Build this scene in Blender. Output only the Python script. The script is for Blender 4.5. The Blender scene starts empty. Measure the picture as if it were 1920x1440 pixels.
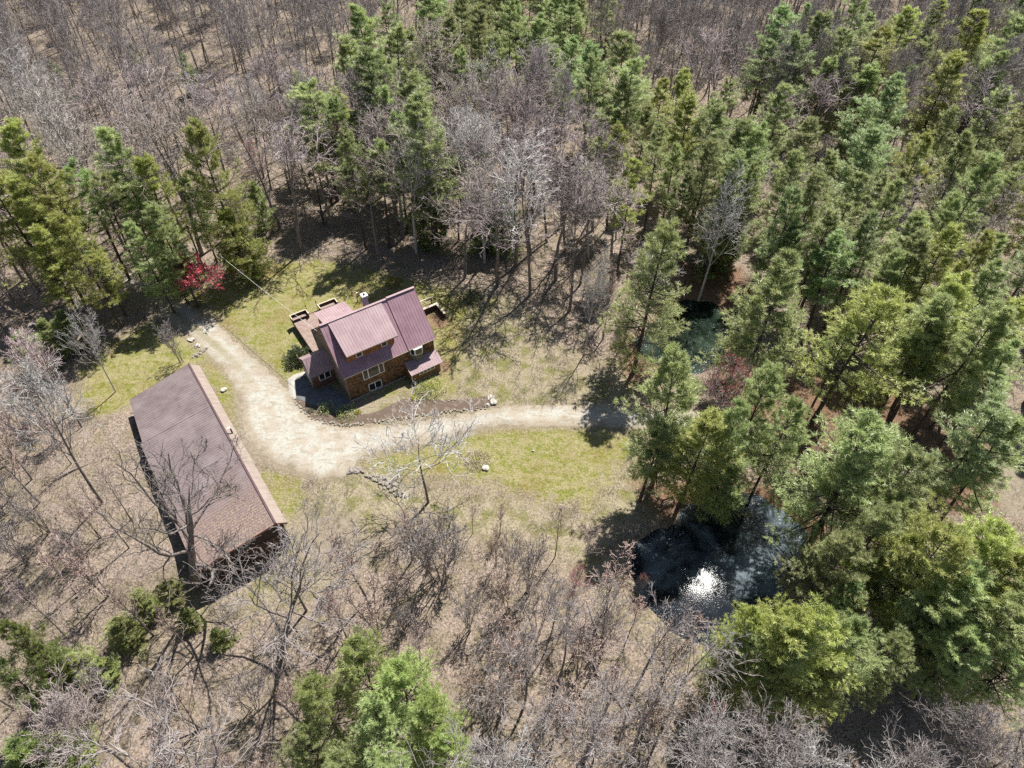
import bpy, math, random
import numpy as np
from mathutils import Vector
PI=math.pi; RAD=math.radians
# ---------------------------------------------------------------- camera, sky, sun, exposure
scene=bpy.context.scene
CAM_H=72.0; PITCH=RAD(47.5); FPX=1331.0
SUN_AZ=RAD(29.6); SUN_EL=RAD(59.5)
cam_data=bpy.data.cameras.new('camera'); cam=bpy.data.objects.new('camera',cam_data)
scene.collection.objects.link(cam); scene.camera=cam
cam.location=(0,0,CAM_H); cam.rotation_euler=(PI/2-PITCH,0,0)
cam_data.sensor_width=36; cam_data.lens=36*FPX/1920; cam_data.clip_start=1; cam_data.clip_end=6000
world=bpy.data.worlds.new('World'); scene.world=world; world.use_nodes=True
wn=world.node_tree; wn.nodes.clear()
sky=wn.nodes.new('ShaderNodeTexSky'); sky.sky_type='NISHITA'; sky.sun_disc=False
sky.sun_elevation=SUN_EL; sky.sun_rotation=SUN_AZ; sky.air_density=1.0; sky.dust_density=0.6
bg=wn.nodes.new('ShaderNodeBackground'); bg.inputs[1].default_value=0.055
wo=wn.nodes.new('ShaderNodeOutputWorld'); wn.links.new(sky.outputs[0],bg.inputs[0]); wn.links.new(bg.outputs[0],wo.inputs[0])
sun_data=bpy.data.lights.new('sun','SUN'); sun_data.energy=5.0; sun_data.angle=RAD(0.53); sun_data.color=(1,0.95,0.88)
sun=bpy.data.objects.new('sun',sun_data); scene.collection.objects.link(sun)
SV=Vector((math.cos(SUN_EL)*math.sin(SUN_AZ),math.cos(SUN_EL)*math.cos(SUN_AZ),math.sin(SUN_EL)))
sun.rotation_euler=SV.to_track_quat('Z','Y').to_euler()
vs=scene.view_settings; vs.view_transform='Standard'; vs.look='None'; vs.exposure=0.84; vs.gamma=1
scene.cycles.max_bounces=5; scene.cycles.diffuse_bounces=3; scene.cycles.transmission_bounces=2; scene.cycles.glossy_bounces=2
scene.cycles.sample_clamp_indirect=4; scene.cycles.sample_clamp_direct=5; scene.cycles.use_denoising=False

# ---------------------------------------------------------------- helpers
C=scene.collection
cp,sp=math.cos(PITCH),math.sin(PITCH)
def G(px,py,z=0.0):
    """point of the photograph -> point of the place lying at height z"""
    u=(px-960)/FPX; v=(py-720)/FPX
    t=(z-CAM_H)/(-(sp+v*cp)); return np.array([u*t,(cp-v*sp)*t,z])
def PX(P):
    P=np.atleast_2d(np.asarray(P,float)); z=P[:,2]-CAM_H
    fw=P[:,1]*cp-z*sp; up=P[:,1]*sp+z*cp
    return np.stack([960+P[:,0]/fw*FPX,720-up/fw*FPX],1)
def GP(pts): return np.array([G(x,y)[:2] for x,y in pts])
def inside(pts,poly):
    pts=np.atleast_2d(pts); x,y=pts[:,0],pts[:,1]; r=np.zeros(len(pts),bool); n=len(poly)
    for i in range(n):
        x1,y1=poly[i]; x2,y2=poly[(i+1)%n]
        if y1==y2: continue
        r^=((y1>y)!=(y2>y))&(x<(x2-x1)*(y-y1)/(y2-y1)+x1)
    return r
def sdf(pts,poly,closed=True):
    pts=np.atleast_2d(pts); d=np.full(len(pts),1e9); n=len(poly)
    for i in range(n if closed else n-1):
        a=np.array(poly[i]); b=np.array(poly[(i+1)%n]); ab=b-a
        t=np.clip(((pts-a)@ab)/(ab@ab+1e-12),0,1)[:,None]
        d=np.minimum(d,np.hypot(*(pts-a-t*ab).T))
    return np.where(inside(pts,poly),-d,d) if closed else d
def vnoise(x,y,s,seed=0):
    """smooth value noise, -1..1"""
    x=np.asarray(x)/s+seed*17.3; y=np.asarray(y)/s+seed*9.1
    xi=np.floor(x).astype(int); yi=np.floor(y).astype(int); fx=x-xi; fy=y-yi
    fx=fx*fx*(3-2*fx); fy=fy*fy*(3-2*fy)
    def h(a,b):
        v=np.sin(a*127.1+b*311.7+seed*74.7)*43758.5453; return (v-np.floor(v))*2-1
    return (h(xi,yi)*(1-fx)+h(xi+1,yi)*fx)*(1-fy)+(h(xi,yi+1)*(1-fx)+h(xi+1,yi+1)*fx)*fy

def mesh_np(name,V,F=None,groups=None,attrs=None,smooth=False,uv=None):
    """V (n,3); groups = list of (m,k) face index arrays"""
    me=bpy.data.meshes.new(name); V=np.asarray(V,np.float32)
    groups=groups if groups is not None else [F]
    groups=[np.asarray(g,np.int32) for g in groups if len(g)]
    me.vertices.add(len(V)); me.vertices.foreach_set('co',V.ravel())
    idx=np.concatenate([g.ravel() for g in groups]); tot=np.concatenate([np.full(len(g),g.shape[1],np.int32) for g in groups])
    st=np.concatenate([[0],np.cumsum(tot)[:-1]]).astype(np.int32)
    me.loops.add(len(idx)); me.loops.foreach_set('vertex_index',idx)
    me.polygons.add(len(tot)); me.polygons.foreach_set('loop_start',st); me.polygons.foreach_set('loop_total',tot)
    if attrs:
        for k,a in attrs.items():
            at=me.attributes.new(k,'FLOAT','POINT'); at.data.foreach_set('value',np.asarray(a,np.float32))
    me.update(calc_edges=True); me.validate()
    if smooth: me.polygons.foreach_set('use_smooth',np.ones(len(me.polygons),bool))
    return me
def obj(name,me,mat=None,parent=None,loc=None,rotz=None):
    o=bpy.data.objects.new(name,me); C.objects.link(o)
    if mat is not None and me is not None and not me.materials: me.materials.append(mat)
    if parent is not None: o.parent=parent
    if loc is not None: o.location=loc
    if rotz is not None: o.rotation_euler=(0,0,rotz)
    return o
def tag(o,label,cat,group=None,kind=None):
    o['label']=label
    if cat: o['category']=cat
    if group: o['group']=group
    if kind: o['kind']=kind
    return o
def thing(name,label,cat,loc=(0,0,0),rotz=0,group=None):
    o=bpy.data.objects.new(name,None); C.objects.link(o); o.empty_display_size=.3
    o.location=loc; o.rotation_euler=(0,0,rotz); return tag(o,label,cat,group)
class MB:
    def __init__(s): s.v=[]; s.f=[]
    def add(s,vs,fs):
        n=len(s.v); s.v+= [tuple(map(float,p)) for p in vs]; s.f+=[[i+n for i in f] for f in fs]; return s
    def box(s,x0,x1,y0,y1,z0,z1):
        return s.add([(x0,y0,z0),(x1,y0,z0),(x1,y1,z0),(x0,y1,z0),(x0,y0,z1),(x1,y0,z1),(x1,y1,z1),(x0,y1,z1)],
          [(0,3,2,1),(4,5,6,7),(0,1,5,4),(1,2,6,5),(2,3,7,6),(3,0,4,7)])
    def slab(s,P,t,d=(0,0,-1)):
        """polygon P thickened by t along d"""
        n=len(P); P=[np.array(p,float) for p in P]; D=np.array(d,float)*t
        return s.add(P+[p+D for p in P],[tuple(range(n)),tuple(range(2*n-1,n-1,-1))]+[(i,i+n,(i+1)%n+n,(i+1)%n) for i in range(n)])
    def beam(s,a,b,w,h=None):
        a=np.array(a,float); b=np.array(b,float); h=h or w; t=b-a; t/=np.linalg.norm(t)
        r=np.cross(t,(0,0,1)); r=np.array([1.,0,0]) if np.linalg.norm(r)<1e-3 else r/np.linalg.norm(r); q=np.cross(r,t)
        vs=[p+r*i*w/2+q*j*h/2 for p in (a,b) for i,j in ((-1,-1),(1,-1),(1,1),(-1,1))]
        return s.add(vs,[(0,3,2,1),(4,5,6,7),(0,1,5,4),(1,2,6,5),(2,3,7,6),(3,0,4,7)])
    def tube(s,pts,r,k=8):
        pts=[np.array(p,float) for p in pts]; r=[r]*len(pts) if not hasattr(r,'__len__') else r; n0=len(s.v); vs=[];fs=[]
        for i,p in enumerate(pts):
            t=pts[min(i+1,len(pts)-1)]-pts[max(i-1,0)]; t/=np.linalg.norm(t)+1e-9
            a=np.cross(t,(0,0,1)) if abs(t[2])<.9 else np.cross(t,(1,0,0)); a/=np.linalg.norm(a); b=np.cross(t,a)
            vs+=[p+r[i]*(a*math.cos(2*PI*j/k)+b*math.sin(2*PI*j/k)) for j in range(k)]
        for i in range(len(pts)-1):
            fs+=[(i*k+j,i*k+(j+1)%k,(i+1)*k+(j+1)%k,(i+1)*k+j) for j in range(k)]
        fs+=[tuple(range(k-1,-1,-1)),tuple((len(pts)-1)*k+j for j in range(k))]
        return s.add(vs,fs)
    def mesh(s,name,smooth=False):
        me=bpy.data.meshes.new(name); me.from_pydata(s.v,[],s.f); me.update()
        if smooth: me.polygons.foreach_set('use_smooth',np.ones(len(me.polygons),bool))
        return me
    def obj(s,name,mat,parent=None,smooth=False): return obj(name,s.mesh(name,smooth),mat,parent)

ORD='first second third fourth fifth sixth seventh eighth ninth tenth eleventh twelfth thirteenth fourteenth fifteenth sixteenth seventeenth eighteenth nineteenth twentieth'.split()
TENS={2:'twenty',3:'thirty',4:'forty',5:'fifty',6:'sixty',7:'seventy',8:'eighty',9:'ninety'}
def ordw(i):
    if i<20: return ORD[i]
    n=i+1; return (TENS[n//10][:-1]+'ieth') if n%10==0 else TENS[n//10]+'-'+ORD[n%10-1]
# ---------------------------------------------------------------- materials
class NT:
    def __init__(s,name):
        s.m=bpy.data.materials.new(name); s.m.use_nodes=True; s.t=s.m.node_tree; s.t.nodes.clear()
        s.out=s.n('ShaderNodeOutputMaterial')
    def n(s,ty,**kw):
        x=s.t.nodes.new(ty)
        for k,v in kw.items(): setattr(x,k,v)
        return x
    def l(s,a,b): s.t.links.new(a,b)
    def put(s,sock,v):
        if isinstance(v,bpy.types.NodeSocket): s.l(v,sock)
        else: sock.default_value=v
    def coord(s,obj=False):
        if obj: return s.n('ShaderNodeTexCoord').outputs['Object']
        return s.n('ShaderNodeNewGeometry').outputs['Position']
    def noise(s,co,scale,detail=3,rough=.55,dist=0):
        x=s.n('ShaderNodeTexNoise'); s.l(co,x.inputs['Vector']); x.inputs['Scale'].default_value=scale
        x.inputs['Detail'].default_value=detail; x.inputs['Roughness'].default_value=rough; x.inputs['Distortion'].default_value=dist
        return x.outputs['Fac']
    def mapping(s,co,scale=(1,1,1),rot=(0,0,0)):
        x=s.n('ShaderNodeMapping'); s.l(co,x.inputs[0]); x.inputs['Scale'].default_value=scale; x.inputs['Rotation'].default_value=rot; return x.outputs[0]
    def ramp(s,f,stops,interp='LINEAR'):
        x=s.n('ShaderNodeValToRGB'); s.put(x.inputs[0],f); cr=x.color_ramp; cr.interpolation=interp
        while len(cr.elements)<len(stops): cr.elements.new(.5)
        for e,(p,c) in zip(cr.elements,stops): e.position=p; e.color=(c if len(c)==4 else (*c,1)) if hasattr(c,'__len__') else (c,c,c,1)
        return x.outputs[0]
    def rng(s,f,a,b,c=0,d=1):
        x=s.n('ShaderNodeMapRange'); s.put(x.inputs[0],f)
        for i,v in enumerate((a,b,c,d)): x.inputs[i+1].default_value=v
        return x.outputs[0]
    def mix(s,f,a,b,mode='MIX'):
        x=s.n('ShaderNodeMix',data_type='RGBA',blend_type=mode); s.put(x.inputs[0],f)
        for i,v in ((6,a),(7,b)): s.put(x.inputs[i],v if isinstance(v,bpy.types.NodeSocket) or len(v)==4 else (*v,1))
        return x.outputs[2]
    def math(s,op,a,b=0.0):
        x=s.n('ShaderNodeMath',operation=op); s.put(x.inputs[0],a); s.put(x.inputs[1],b); return x.outputs[0]
    def attr(s,name): return s.n('ShaderNodeAttribute',attribute_name=name).outputs['Fac']
    def bump(s,h,strength=.4,dist=.1):
        x=s.n('ShaderNodeBump'); s.put(x.inputs['Height'],h); x.inputs['Strength'].default_value=strength; x.inputs['Distance'].default_value=dist; return x.outputs[0]
    def pbr(s,col,rough=.8,normal=None,metal=0,spec=.3):
        x=s.n('ShaderNodeBsdfPrincipled'); s.put(x.inputs['Base Color'],col if isinstance(col,bpy.types.NodeSocket) or len(col)==4 else (*col,1))
        s.put(x.inputs['Roughness'],rough); x.inputs['Metallic'].default_value=metal; x.inputs['Specular IOR Level'].default_value=spec
        if normal is not None: s.l(normal,x.inputs['Normal'])
        s.l(x.outputs[0],s.out.inputs[0]); return x
def simple(name,col,rough=.7,var=.25,scale=6,bump=.2,metal=0,spec=.3):
    t=NT(name); co=t.coord(True); n=t.noise(co,scale,4)
    c=t.mix(t.rng(n,.3,.7),tuple(k*(1-var) for k in col),tuple(min(1,k*(1+var)) for k in col))
    t.pbr(c,rough,t.bump(n,bump,.02),metal,spec); return t.m

def ground_mat():
    t=NT('ground_cover'); co=t.coord()
    n1=t.noise(co,.45,4); n2=t.noise(co,1.5,5,.7); n3=t.noise(co,4.5,5,.8); n4=t.noise(co,.16,4,.6); n5=t.noise(co,2.4,3,.6,1.5)
    k=t.rng(n3,.36,.64)
    lit=t.mix(k,(.085,.068,.057),(.47,.375,.31))
    lit=t.mix(t.rng(n2,.40,.60,0,.7),lit,t.mix(k,(.15,.12,.095),(.42,.345,.275)))
    lit=t.mix(t.rng(n5,.56,.66,0,.7),lit,(.05,.037,.028))
    lit=t.mix(t.rng(n1,.45,.68,0,.5),lit,t.mix(k,(.06,.06,.02),(.19,.18,.07)))
    lit=t.mix(t.rng(n4,.50,.7,0,.5),lit,t.mix(k,(.13,.11,.08),(.33,.28,.19)))
    nee=t.mix(k,(.085,.05,.032),(.29,.19,.125))
    st=t.noise(t.mapping(co,(1,4,1),(0,0,.55)),.3,5,.65)
    gr=t.mix(k,(.10,.115,.02),(.25,.26,.06))
    gr=t.mix(t.rng(t.math('ADD',t.math('MULTIPLY',n1,.5),t.math('MULTIPLY',st,.5)),.44,.56,0,.8),gr,t.mix(k,(.20,.175,.08),(.42,.37,.21)))
    gr=t.mix(t.rng(n5,.54,.62,0,.55),gr,t.mix(k,(.07,.085,.012),(.18,.20,.04)))
    gr=t.mix(t.rng(n2,.47,.56,0,.75),gr,t.mix(k,(.20,.17,.08),(.38,.34,.2)))
    gr=t.mix(t.rng(n4,.52,.7,0,.55),gr,t.mix(k,(.13,.085,.03),(.26,.19,.07)))
    dry=t.mix(k,(.17,.145,.09),(.42,.37,.26))
    dry=t.mix(t.rng(n1,.48,.6,0,.8),dry,t.mix(k,(.09,.10,.02),(.22,.22,.07)))
    dry=t.mix(t.rng(n2,.52,.62,0,.5),dry,(.15,.11,.08))
    mud=t.mix(t.rng(n2,.35,.65),(.24,.20,.145),(.35,.31,.24)); mud=t.mix(k,t.mix(.4,mud,(.14,.11,.08)),mud)
    wob=t.math('ADD',t.math('MULTIPLY',t.math('SUBTRACT',n1,.5),6.0),t.math('MULTIPLY',t.math('SUBTRACT',n2,.5),4))
    def msk(a,soft,wa=1.0): return t.rng(t.math('ADD',t.attr(a),t.math('MULTIPLY',wob,wa)),-soft,soft,1,0)
    c=lit
    c=t.mix(msk('d_dry',2.0),c,dry)
    c=t.mix(msk('d_lawn',1.2),c,gr)
    c=t.mix(msk('d_needle',.8,.6),c,nee)
    c=t.mix(msk('d_mud',.8,.35),c,mud)
    h=t.math('ADD',n3,t.math('MULTIPLY',n2,.8))
    t.pbr(c,.95,t.bump(h,.8,.25),0,.1); return t.m
def drive_mat():
    t=NT('pale_gravel'); co=t.coord(); n1=t.noise(co,.4,4,.6,.6); n2=t.noise(co,2.2,5,.7); n3=t.noise(co,4.5,5,.8)
    st=t.noise(t.mapping(co,(1,3.2,1),(0,0,.9)),.5,4,.6,.4)
    c=t.mix(t.rng(n3,.3,.7),(.27,.265,.225),(.47,.46,.41))
    c=t.mix(t.rng(n1,.47,.58,0,.6),c,(.33,.275,.215))
    c=t.mix(t.rng(st,.52,.64,0,.6),c,(.25,.21,.15))
    c=t.mix(t.rng(n2,.54,.7,0,.7),c,(.24,.20,.15))
    g=t.math('MULTIPLY',t.rng(t.math('ADD',t.attr('d_mid'),t.math('MULTIPLY',t.math('SUBTRACT',n2,.5),1.6)),.2,.8,1,0),t.attr('two_track'))
    c=t.mix(t.math('MULTIPLY',g,.75),c,t.mix(t.rng(n3,.35,.65),(.15,.14,.07),(.27,.24,.15)))
    edge=t.rng(t.math('ADD',t.attr('d_self'),t.math('MULTIPLY',t.math('SUBTRACT',n2,.5),1.8)),-1.3,.1,0,1)
    c=t.mix(t.math('MULTIPLY',edge,.8),c,t.mix(t.rng(n3,.35,.65),(.18,.145,.10),(.32,.27,.2)))
    t.pbr(c,.95,t.bump(t.math('ADD',n3,n2),.4,.06),0,.15); return t.m
def mulch_mat():
    t=NT('bark_mulch'); co=t.coord(); n=t.noise(co,16,3,.8); m=t.noise(co,1.2,3)
    c=t.mix(t.rng(n,.3,.7),(.06,.045,.036),(.18,.135,.105)); c=t.mix(t.rng(m,.5,.7,0,.6),c,(.25,.2,.15))
    t.pbr(c,.95,t.bump(n,.5,.06),0,.1); return t.m
def roof_mat(name,a,b,rough=.42,leafy=0,spec=.5):
    t=NT(name); co=t.coord(True); n=t.noise(co,.55,4,.6); f=t.noise(co,9,3); s=t.noise(t.mapping(co,(3,.25,.25)),1.6,3)
    c=t.mix(t.rng(n,.35,.65),a,b); c=t.mix(t.rng(s,.45,.7,0,.35),c,tuple(min(1,k*1.3) for k in b)); c=t.mix(t.rng(f,.5,.8,0,.25),c,tuple(k*.75 for k in a))
    if leafy:
        p=t.n('ShaderNodeTexCoord').outputs['Object']; x=t.n('ShaderNodeSeparateXYZ'); t.l(p,x.inputs[0])
        w=t.rng(t.math('ADD',x.outputs[0],t.math('MULTIPLY',t.math('SUBTRACT',n,.5),16)),2.0,12.0,1,0)
        lf=t.noise(co,5.5,3,.75); c=t.mix(t.rng(w,.1,.7,0,.6),c,(.155,.10,.095))
        c=t.mix(t.math('MULTIPLY',t.rng(w,.25,.9),t.rng(lf,.49,.56)),c,(.29,.225,.17))
    t.pbr(c,t.rng(f,.3,.7,rough-.07,rough+.12),t.bump(f,.08,.01),0,spec); return t.m
def shingle_mat(name,pal,scale=1.0):
    t=NT(name); co=t.coord(True); v=t.n('ShaderNodeTexVoronoi'); t.l(t.mapping(co,(4.2*scale,4.2*scale,5.2*scale)),v.inputs['Vector']); v.inputs['Scale'].default_value=1
    n=t.noise(co,.9,4,.6,.4)
    sep=t.n('ShaderNodeSeparateColor'); t.l(v.outputs['Color'],sep.inputs[0])
    x=t.math('ADD',t.math('MULTIPLY',sep.outputs[0],.45),t.math('MULTIPLY',n,.75))
    c=t.ramp(x,[(.25,pal[0]),(.5,pal[1]),(.68,pal[2]),(.9,pal[3])])
    z=t.n('ShaderNodeSeparateXYZ'); t.l(co,z.inputs[0]); w=t.math('FRACT',t.math('MULTIPLY',z.outputs[2],6.5))
    t.pbr(c,.85,t.bump(w,.5,.03),0,.15); return t.m
def water_mat(name,deep,rough,sky_refl,bstr,green=None):
    t=NT(name); co=t.coord(); n=t.noise(co,9,3,.6); n2=t.noise(co,34,3,.7); big=t.noise(co,.12,4,.6,.5)
    sp_=t.noise(co,6.5,2,.6)
    c=t.mix(t.rng(big,.5,.7,0,sky_refl),deep,(.16,.21,.24)) if green is None else t.mix(t.rng(big,.4,.62),deep,green)  # pale blue patches and mottling paint sky reflection into the water colour
    mot=t.noise(co,9,4,.8); c=t.mix(t.math('MULTIPLY',t.rng(mot,.52,.68),t.rng(big,.42,.62,0,sky_refl*1.1)),c,(.26,.30,.32))
    # floating pollen flecks gather along the banks
    w=t.rng(t.attr('d_bank'),0.0,2.6,1,.30)
    fl=t.math('MULTIPLY',t.rng(sp_,.63,.66),w); fl=t.math('MULTIPLY',fl,t.rng(t.noise(co,.9,3),.42,.58))
    c=t.mix(fl,c,(.72,.74,.74))
    b=t.bump(t.math('ADD',n,t.math('MULTIPLY',n2,.4)),bstr,.010)
    x=t.pbr(c,rough,b,0,.5); x.inputs['IOR'].default_value=1.33; return t.m
def foliage_mat(name,a,b,c2,trans=.35):
    t=NT(name); rnd=t.n('ShaderNodeObjectInfo'); tint=t.attr('tint')
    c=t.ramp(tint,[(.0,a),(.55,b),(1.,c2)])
    h=t.n('ShaderNodeHueSaturation'); t.l(c,h.inputs['Color']); t.l(t.rng(rnd.outputs['Random'],0,1,.485,.512),h.inputs['Hue']); t.l(t.rng(rnd.outputs['Random'],0,1,.8,1.25),h.inputs['Value'])
    c=t.mix(1.0,h.outputs[0],rnd.outputs['Color'],'MULTIPLY')
    d=t.n('ShaderNodeBsdfDiffuse'); r=t.n('ShaderNodeBsdfTranslucent'); g=t.n('ShaderNodeBsdfGlossy'); g.inputs['Roughness'].default_value=.45
    t.l(c,d.inputs[0]); t.l(c,r.inputs[0]); m=t.n('ShaderNodeMixShader'); m.inputs[0].default_value=trans; t.l(d.outputs[0],m.inputs[1]); t.l(r.outputs[0],m.inputs[2])
    m2=t.n('ShaderNodeMixShader'); m2.inputs[0].default_value=.05; t.l(m.outputs[0],m2.inputs[1]); t.l(g.outputs[0],m2.inputs[2]); t.l(m2.outputs[0],t.out.inputs[0]); return t.m
def bark_mat(name,a,b,scale=5):
    t=NT(name); co=t.coord(True); n=t.noise(t.mapping(co,(1,1,.3)),scale,4,.65); rnd=t.n('ShaderNodeObjectInfo')
    c=t.mix(t.rng(n,.3,.7),a,b); c=t.mix(1.0,c,rnd.outputs['Color'],'MULTIPLY')
    t.pbr(c,.9,t.bump(n,.5,.05),0,.15); return t.m

M={}
M['ground']=ground_mat(); M['drive']=drive_mat(); M['mulch']=mulch_mat()
M['roof']=roof_mat('mauve_metal_roof',(.26,.155,.19),(.335,.22,.255),.5,0,.2)
M['roof_pale']=roof_mat('weathered_mauve_roof',(.30,.21,.222),(.37,.275,.285),.5,0,.2)
M['barn_roof']=roof_mat('grey_mauve_barn_roof',(.142,.112,.112),(.21,.172,.170),.5,1,.3)
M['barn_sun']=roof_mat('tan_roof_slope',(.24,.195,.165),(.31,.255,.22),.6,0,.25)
M['shingle']=shingle_mat('cedar_shingles',[(.035,.028,.022),(.10,.068,.045),(.19,.115,.065),(.30,.155,.075)])
M['shingle_or']=shingle_mat('orange_cedar_shingles',[(.12,.055,.03),(.24,.105,.05),(.32,.15,.06),(.38,.19,.08)],1.3)
M['siding']=simple('stained_board_siding',(.24,.125,.05),.7,.2,3)
M['gable']=simple('weathered_gable_boards',(.20,.155,.12),.8,.25,2)
M['white']=simple('white_paint',(.75,.74,.72),.5,.05,4,.05)
M['glass']=(lambda t:(t.pbr((.015,.018,.025),.06,None,0,.8),t.m)[1])(NT('dark_window_glass'))
M['deck']=simple('deck_boards',(.27,.20,.17),.75,.2,2)
M['decklite']=simple('pale_timber',(.56,.48,.38),.75,.15,3)
M['darkwood']=simple('dark_timber',(.06,.04,.032),.8,.3,4)
M['barnwall']=simple('dark_barn_boards',(.055,.042,.038),.85,.3,2)
M['metal']=simple('black_metal',(.03,.03,.03),.45,.2,6,.1,.5)
M['chim']=simple('grey_chimney_cladding',(.27,.27,.29),.7,.12,3)
M['boulder']=simple('white_fieldstone',(.44,.42,.37),.9,.25,5,.5)
M['stone']=simple('pale_fieldstone',(.27,.245,.20),.9,.25,5,.5)
M['stoned']=simple('grey_fieldstone',(.25,.225,.20),.9,.35,5,.5)
M['slate']=simple('slate_paving',(.13,.135,.14),.8,.25,1.4)
M['concrete']=simple('pale_concrete',(.36,.345,.31),.9,.12,3)
M['cable']=simple('pale_cable_sheath',(.7,.7,.68),.6,.1)
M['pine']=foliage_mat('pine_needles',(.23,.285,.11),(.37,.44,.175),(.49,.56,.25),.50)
M['shrub']=foliage_mat('evergreen_leaves',(.05,.085,.03),(.12,.17,.07),(.30,.34,.22),.3)
M['bud']=foliage_mat('red_buds',(.36,.06,.065),(.52,.11,.12),(.62,.2,.2),.3)
M['yellow']=foliage_mat('yellow_leaves',(.32,.30,.02),(.45,.42,.04),(.5,.5,.1),.3)
M['bark_pine']=bark_mat('pine_bark',(.055,.043,.036),(.13,.105,.09))
M['bark']=bark_mat('grey_bark',(.12,.10,.09),(.31,.275,.25))
M['twig']=bark_mat('grey_twigs',(.25,.22,.21),(.42,.38,.365),2)
M['bark_pale']=bark_mat('pale_bark',(.34,.32,.30),(.58,.56,.53))
M['brush']=bark_mat('dead_brush',(.30,.26,.225),(.52,.46,.40),2)

# ---------------------------------------------------------------- ground plan (traced, in metres)
DRIVE=GP([(120,520),(200,528),(262,540),(296,572),(312,600),(348,622),(380,650),(410,682),(436,712),(452,740),(458,780),(462,815),(490,845),(520,862),(560,880),(600,896),(640,890),(664,868),(676,852),(720,842),(780,830),(840,816),(900,802),(960,797),(1060,795),(1130,797),(1200,802),(1300,806),(1300,774),(1200,768),(1120,760),(1060,758),(1000,763),(920,768),(880,776),(800,790),(740,800),(680,804),(620,798),(582,782),(556,757),(538,735),(512,708),(482,682),(452,650),(420,620),(388,596),(352,572),(325,560),(300,540),(220,505),(120,498)])
MID=GP([(296,556),(330,588),(372,622),(410,652),(440,680),(470,715)])
LAWNS=[GP([(330,560),(400,530),(455,520),(520,492),(600,488),(700,505),(800,535),(880,560),(870,620),(860,680),(850,735),(560,740),(470,660),(400,590)]),
 GP([(160,680),(215,640),(290,605),(330,612),(392,660),(440,715),(455,790),(462,830),(430,790),(375,690),(250,770),(180,790),(150,740)]),
 GP([(665,860),(760,840),(900,806),(1060,798),(1190,806),(1170,860),(1130,900),(1100,960),(1080,940),(980,930),(900,900),(800,895),(700,890)]),
 GP([(500,880),(560,900),(560,960),(520,960),(480,900)])]
DRYS=[GP([(790,530),(960,560),(1010,650),(1070,690),(1180,700),(1240,720),(1200,770),(1060,762),(900,775),(840,740),(850,650)]),
 GP([(640,880),(760,900),(900,930),(1050,960),(1100,1000),(1180,1070),(1230,1150),(1300,1210),(1280,1240),(1150,1120),(1020,1020),(860,1000),(760,960),(700,1000),(640,1080),(560,1130),(430,1140),(480,1020),(560,960),(600,905)]),
 GP([(900,560),(1010,590),(1040,660),(1200,690),(1260,760),(1170,850),(1110,930),(1090,1000),(1180,990),(1240,930),(1250,800),(1190,700),(1000,640)]),
 GP([(700,745),(900,730),(1000,700),(1150,720),(1180,760),(940,765),(760,790),(640,800)]),
 GP([(330,1090),(430,1110),(300,1180),(240,1150)])]
NEEDLES=[GP([(1270,490),(1390,500),(1420,560),(1360,600),(1290,570),(1200,640),(1240,560)]),GP([(1180,900),(1320,900),(1460,910),(1560,980),(1530,1050),(1470,960),(1300,960),(1250,985),(1225,960)]),
 GP([(1340,700),(1600,700),(1850,820),(1900,950),(1700,980),(1500,900)]),GP([(795,596),(806,580),(822,580),(838,592),(838,610),(815,618),(803,610)]),GP([(824,672),(842,682),(848,696),(826,702)]),GP([(1160,640),(1240,600),(1260,690),(1180,720)])]
MUDS=[GP([(230,545),(330,555),(470,660),(560,745),(600,790),(700,805),(930,778),(1000,765),(1200,772),(1200,800),(940,800),(760,840),(672,862),(650,900),(590,900),(440,850),(440,720),(380,660),(300,600)]),
 GP([(560,960),(660,960),(700,1040),(640,1090),(560,1060)]),GP([(1840,860),(1960,860),(1960,985),(1880,960)])]
POND1=GP([(1183,1050),(1196,1016),(1238,993),(1272,978),(1288,945),(1330,925),(1400,920),(1440,933),(1472,960),(1500,982),(1516,1005),(1496,1060),(1470,1105),(1450,1150),(1410,1190),(1350,1212),(1300,1202),(1252,1168),(1215,1128),(1194,1090)])
POND2=GP([(1190,640),(1215,618),(1232,596),(1262,570),(1290,560),(1335,562),(1362,590),(1370,640),(1350,680),(1300,697),(1255,688),(1215,668)])
BEDPX=[(553,748),(571,773),(592,787),(623,794),(657,797),(686,792),(727,788),(770,781),(811,774),(852,770),(894,766),(915,763),(922,757),(917,745),(894,746),(832,752),(780,751),(755,749),(728,764),(702,775),(669,781),(640,779),(612,769),(590,759),(566,750)]
BED=GP(BEDPX)
XB,YB=-34.5,38.0    # lower corner of the barn: the land falls away here
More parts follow.
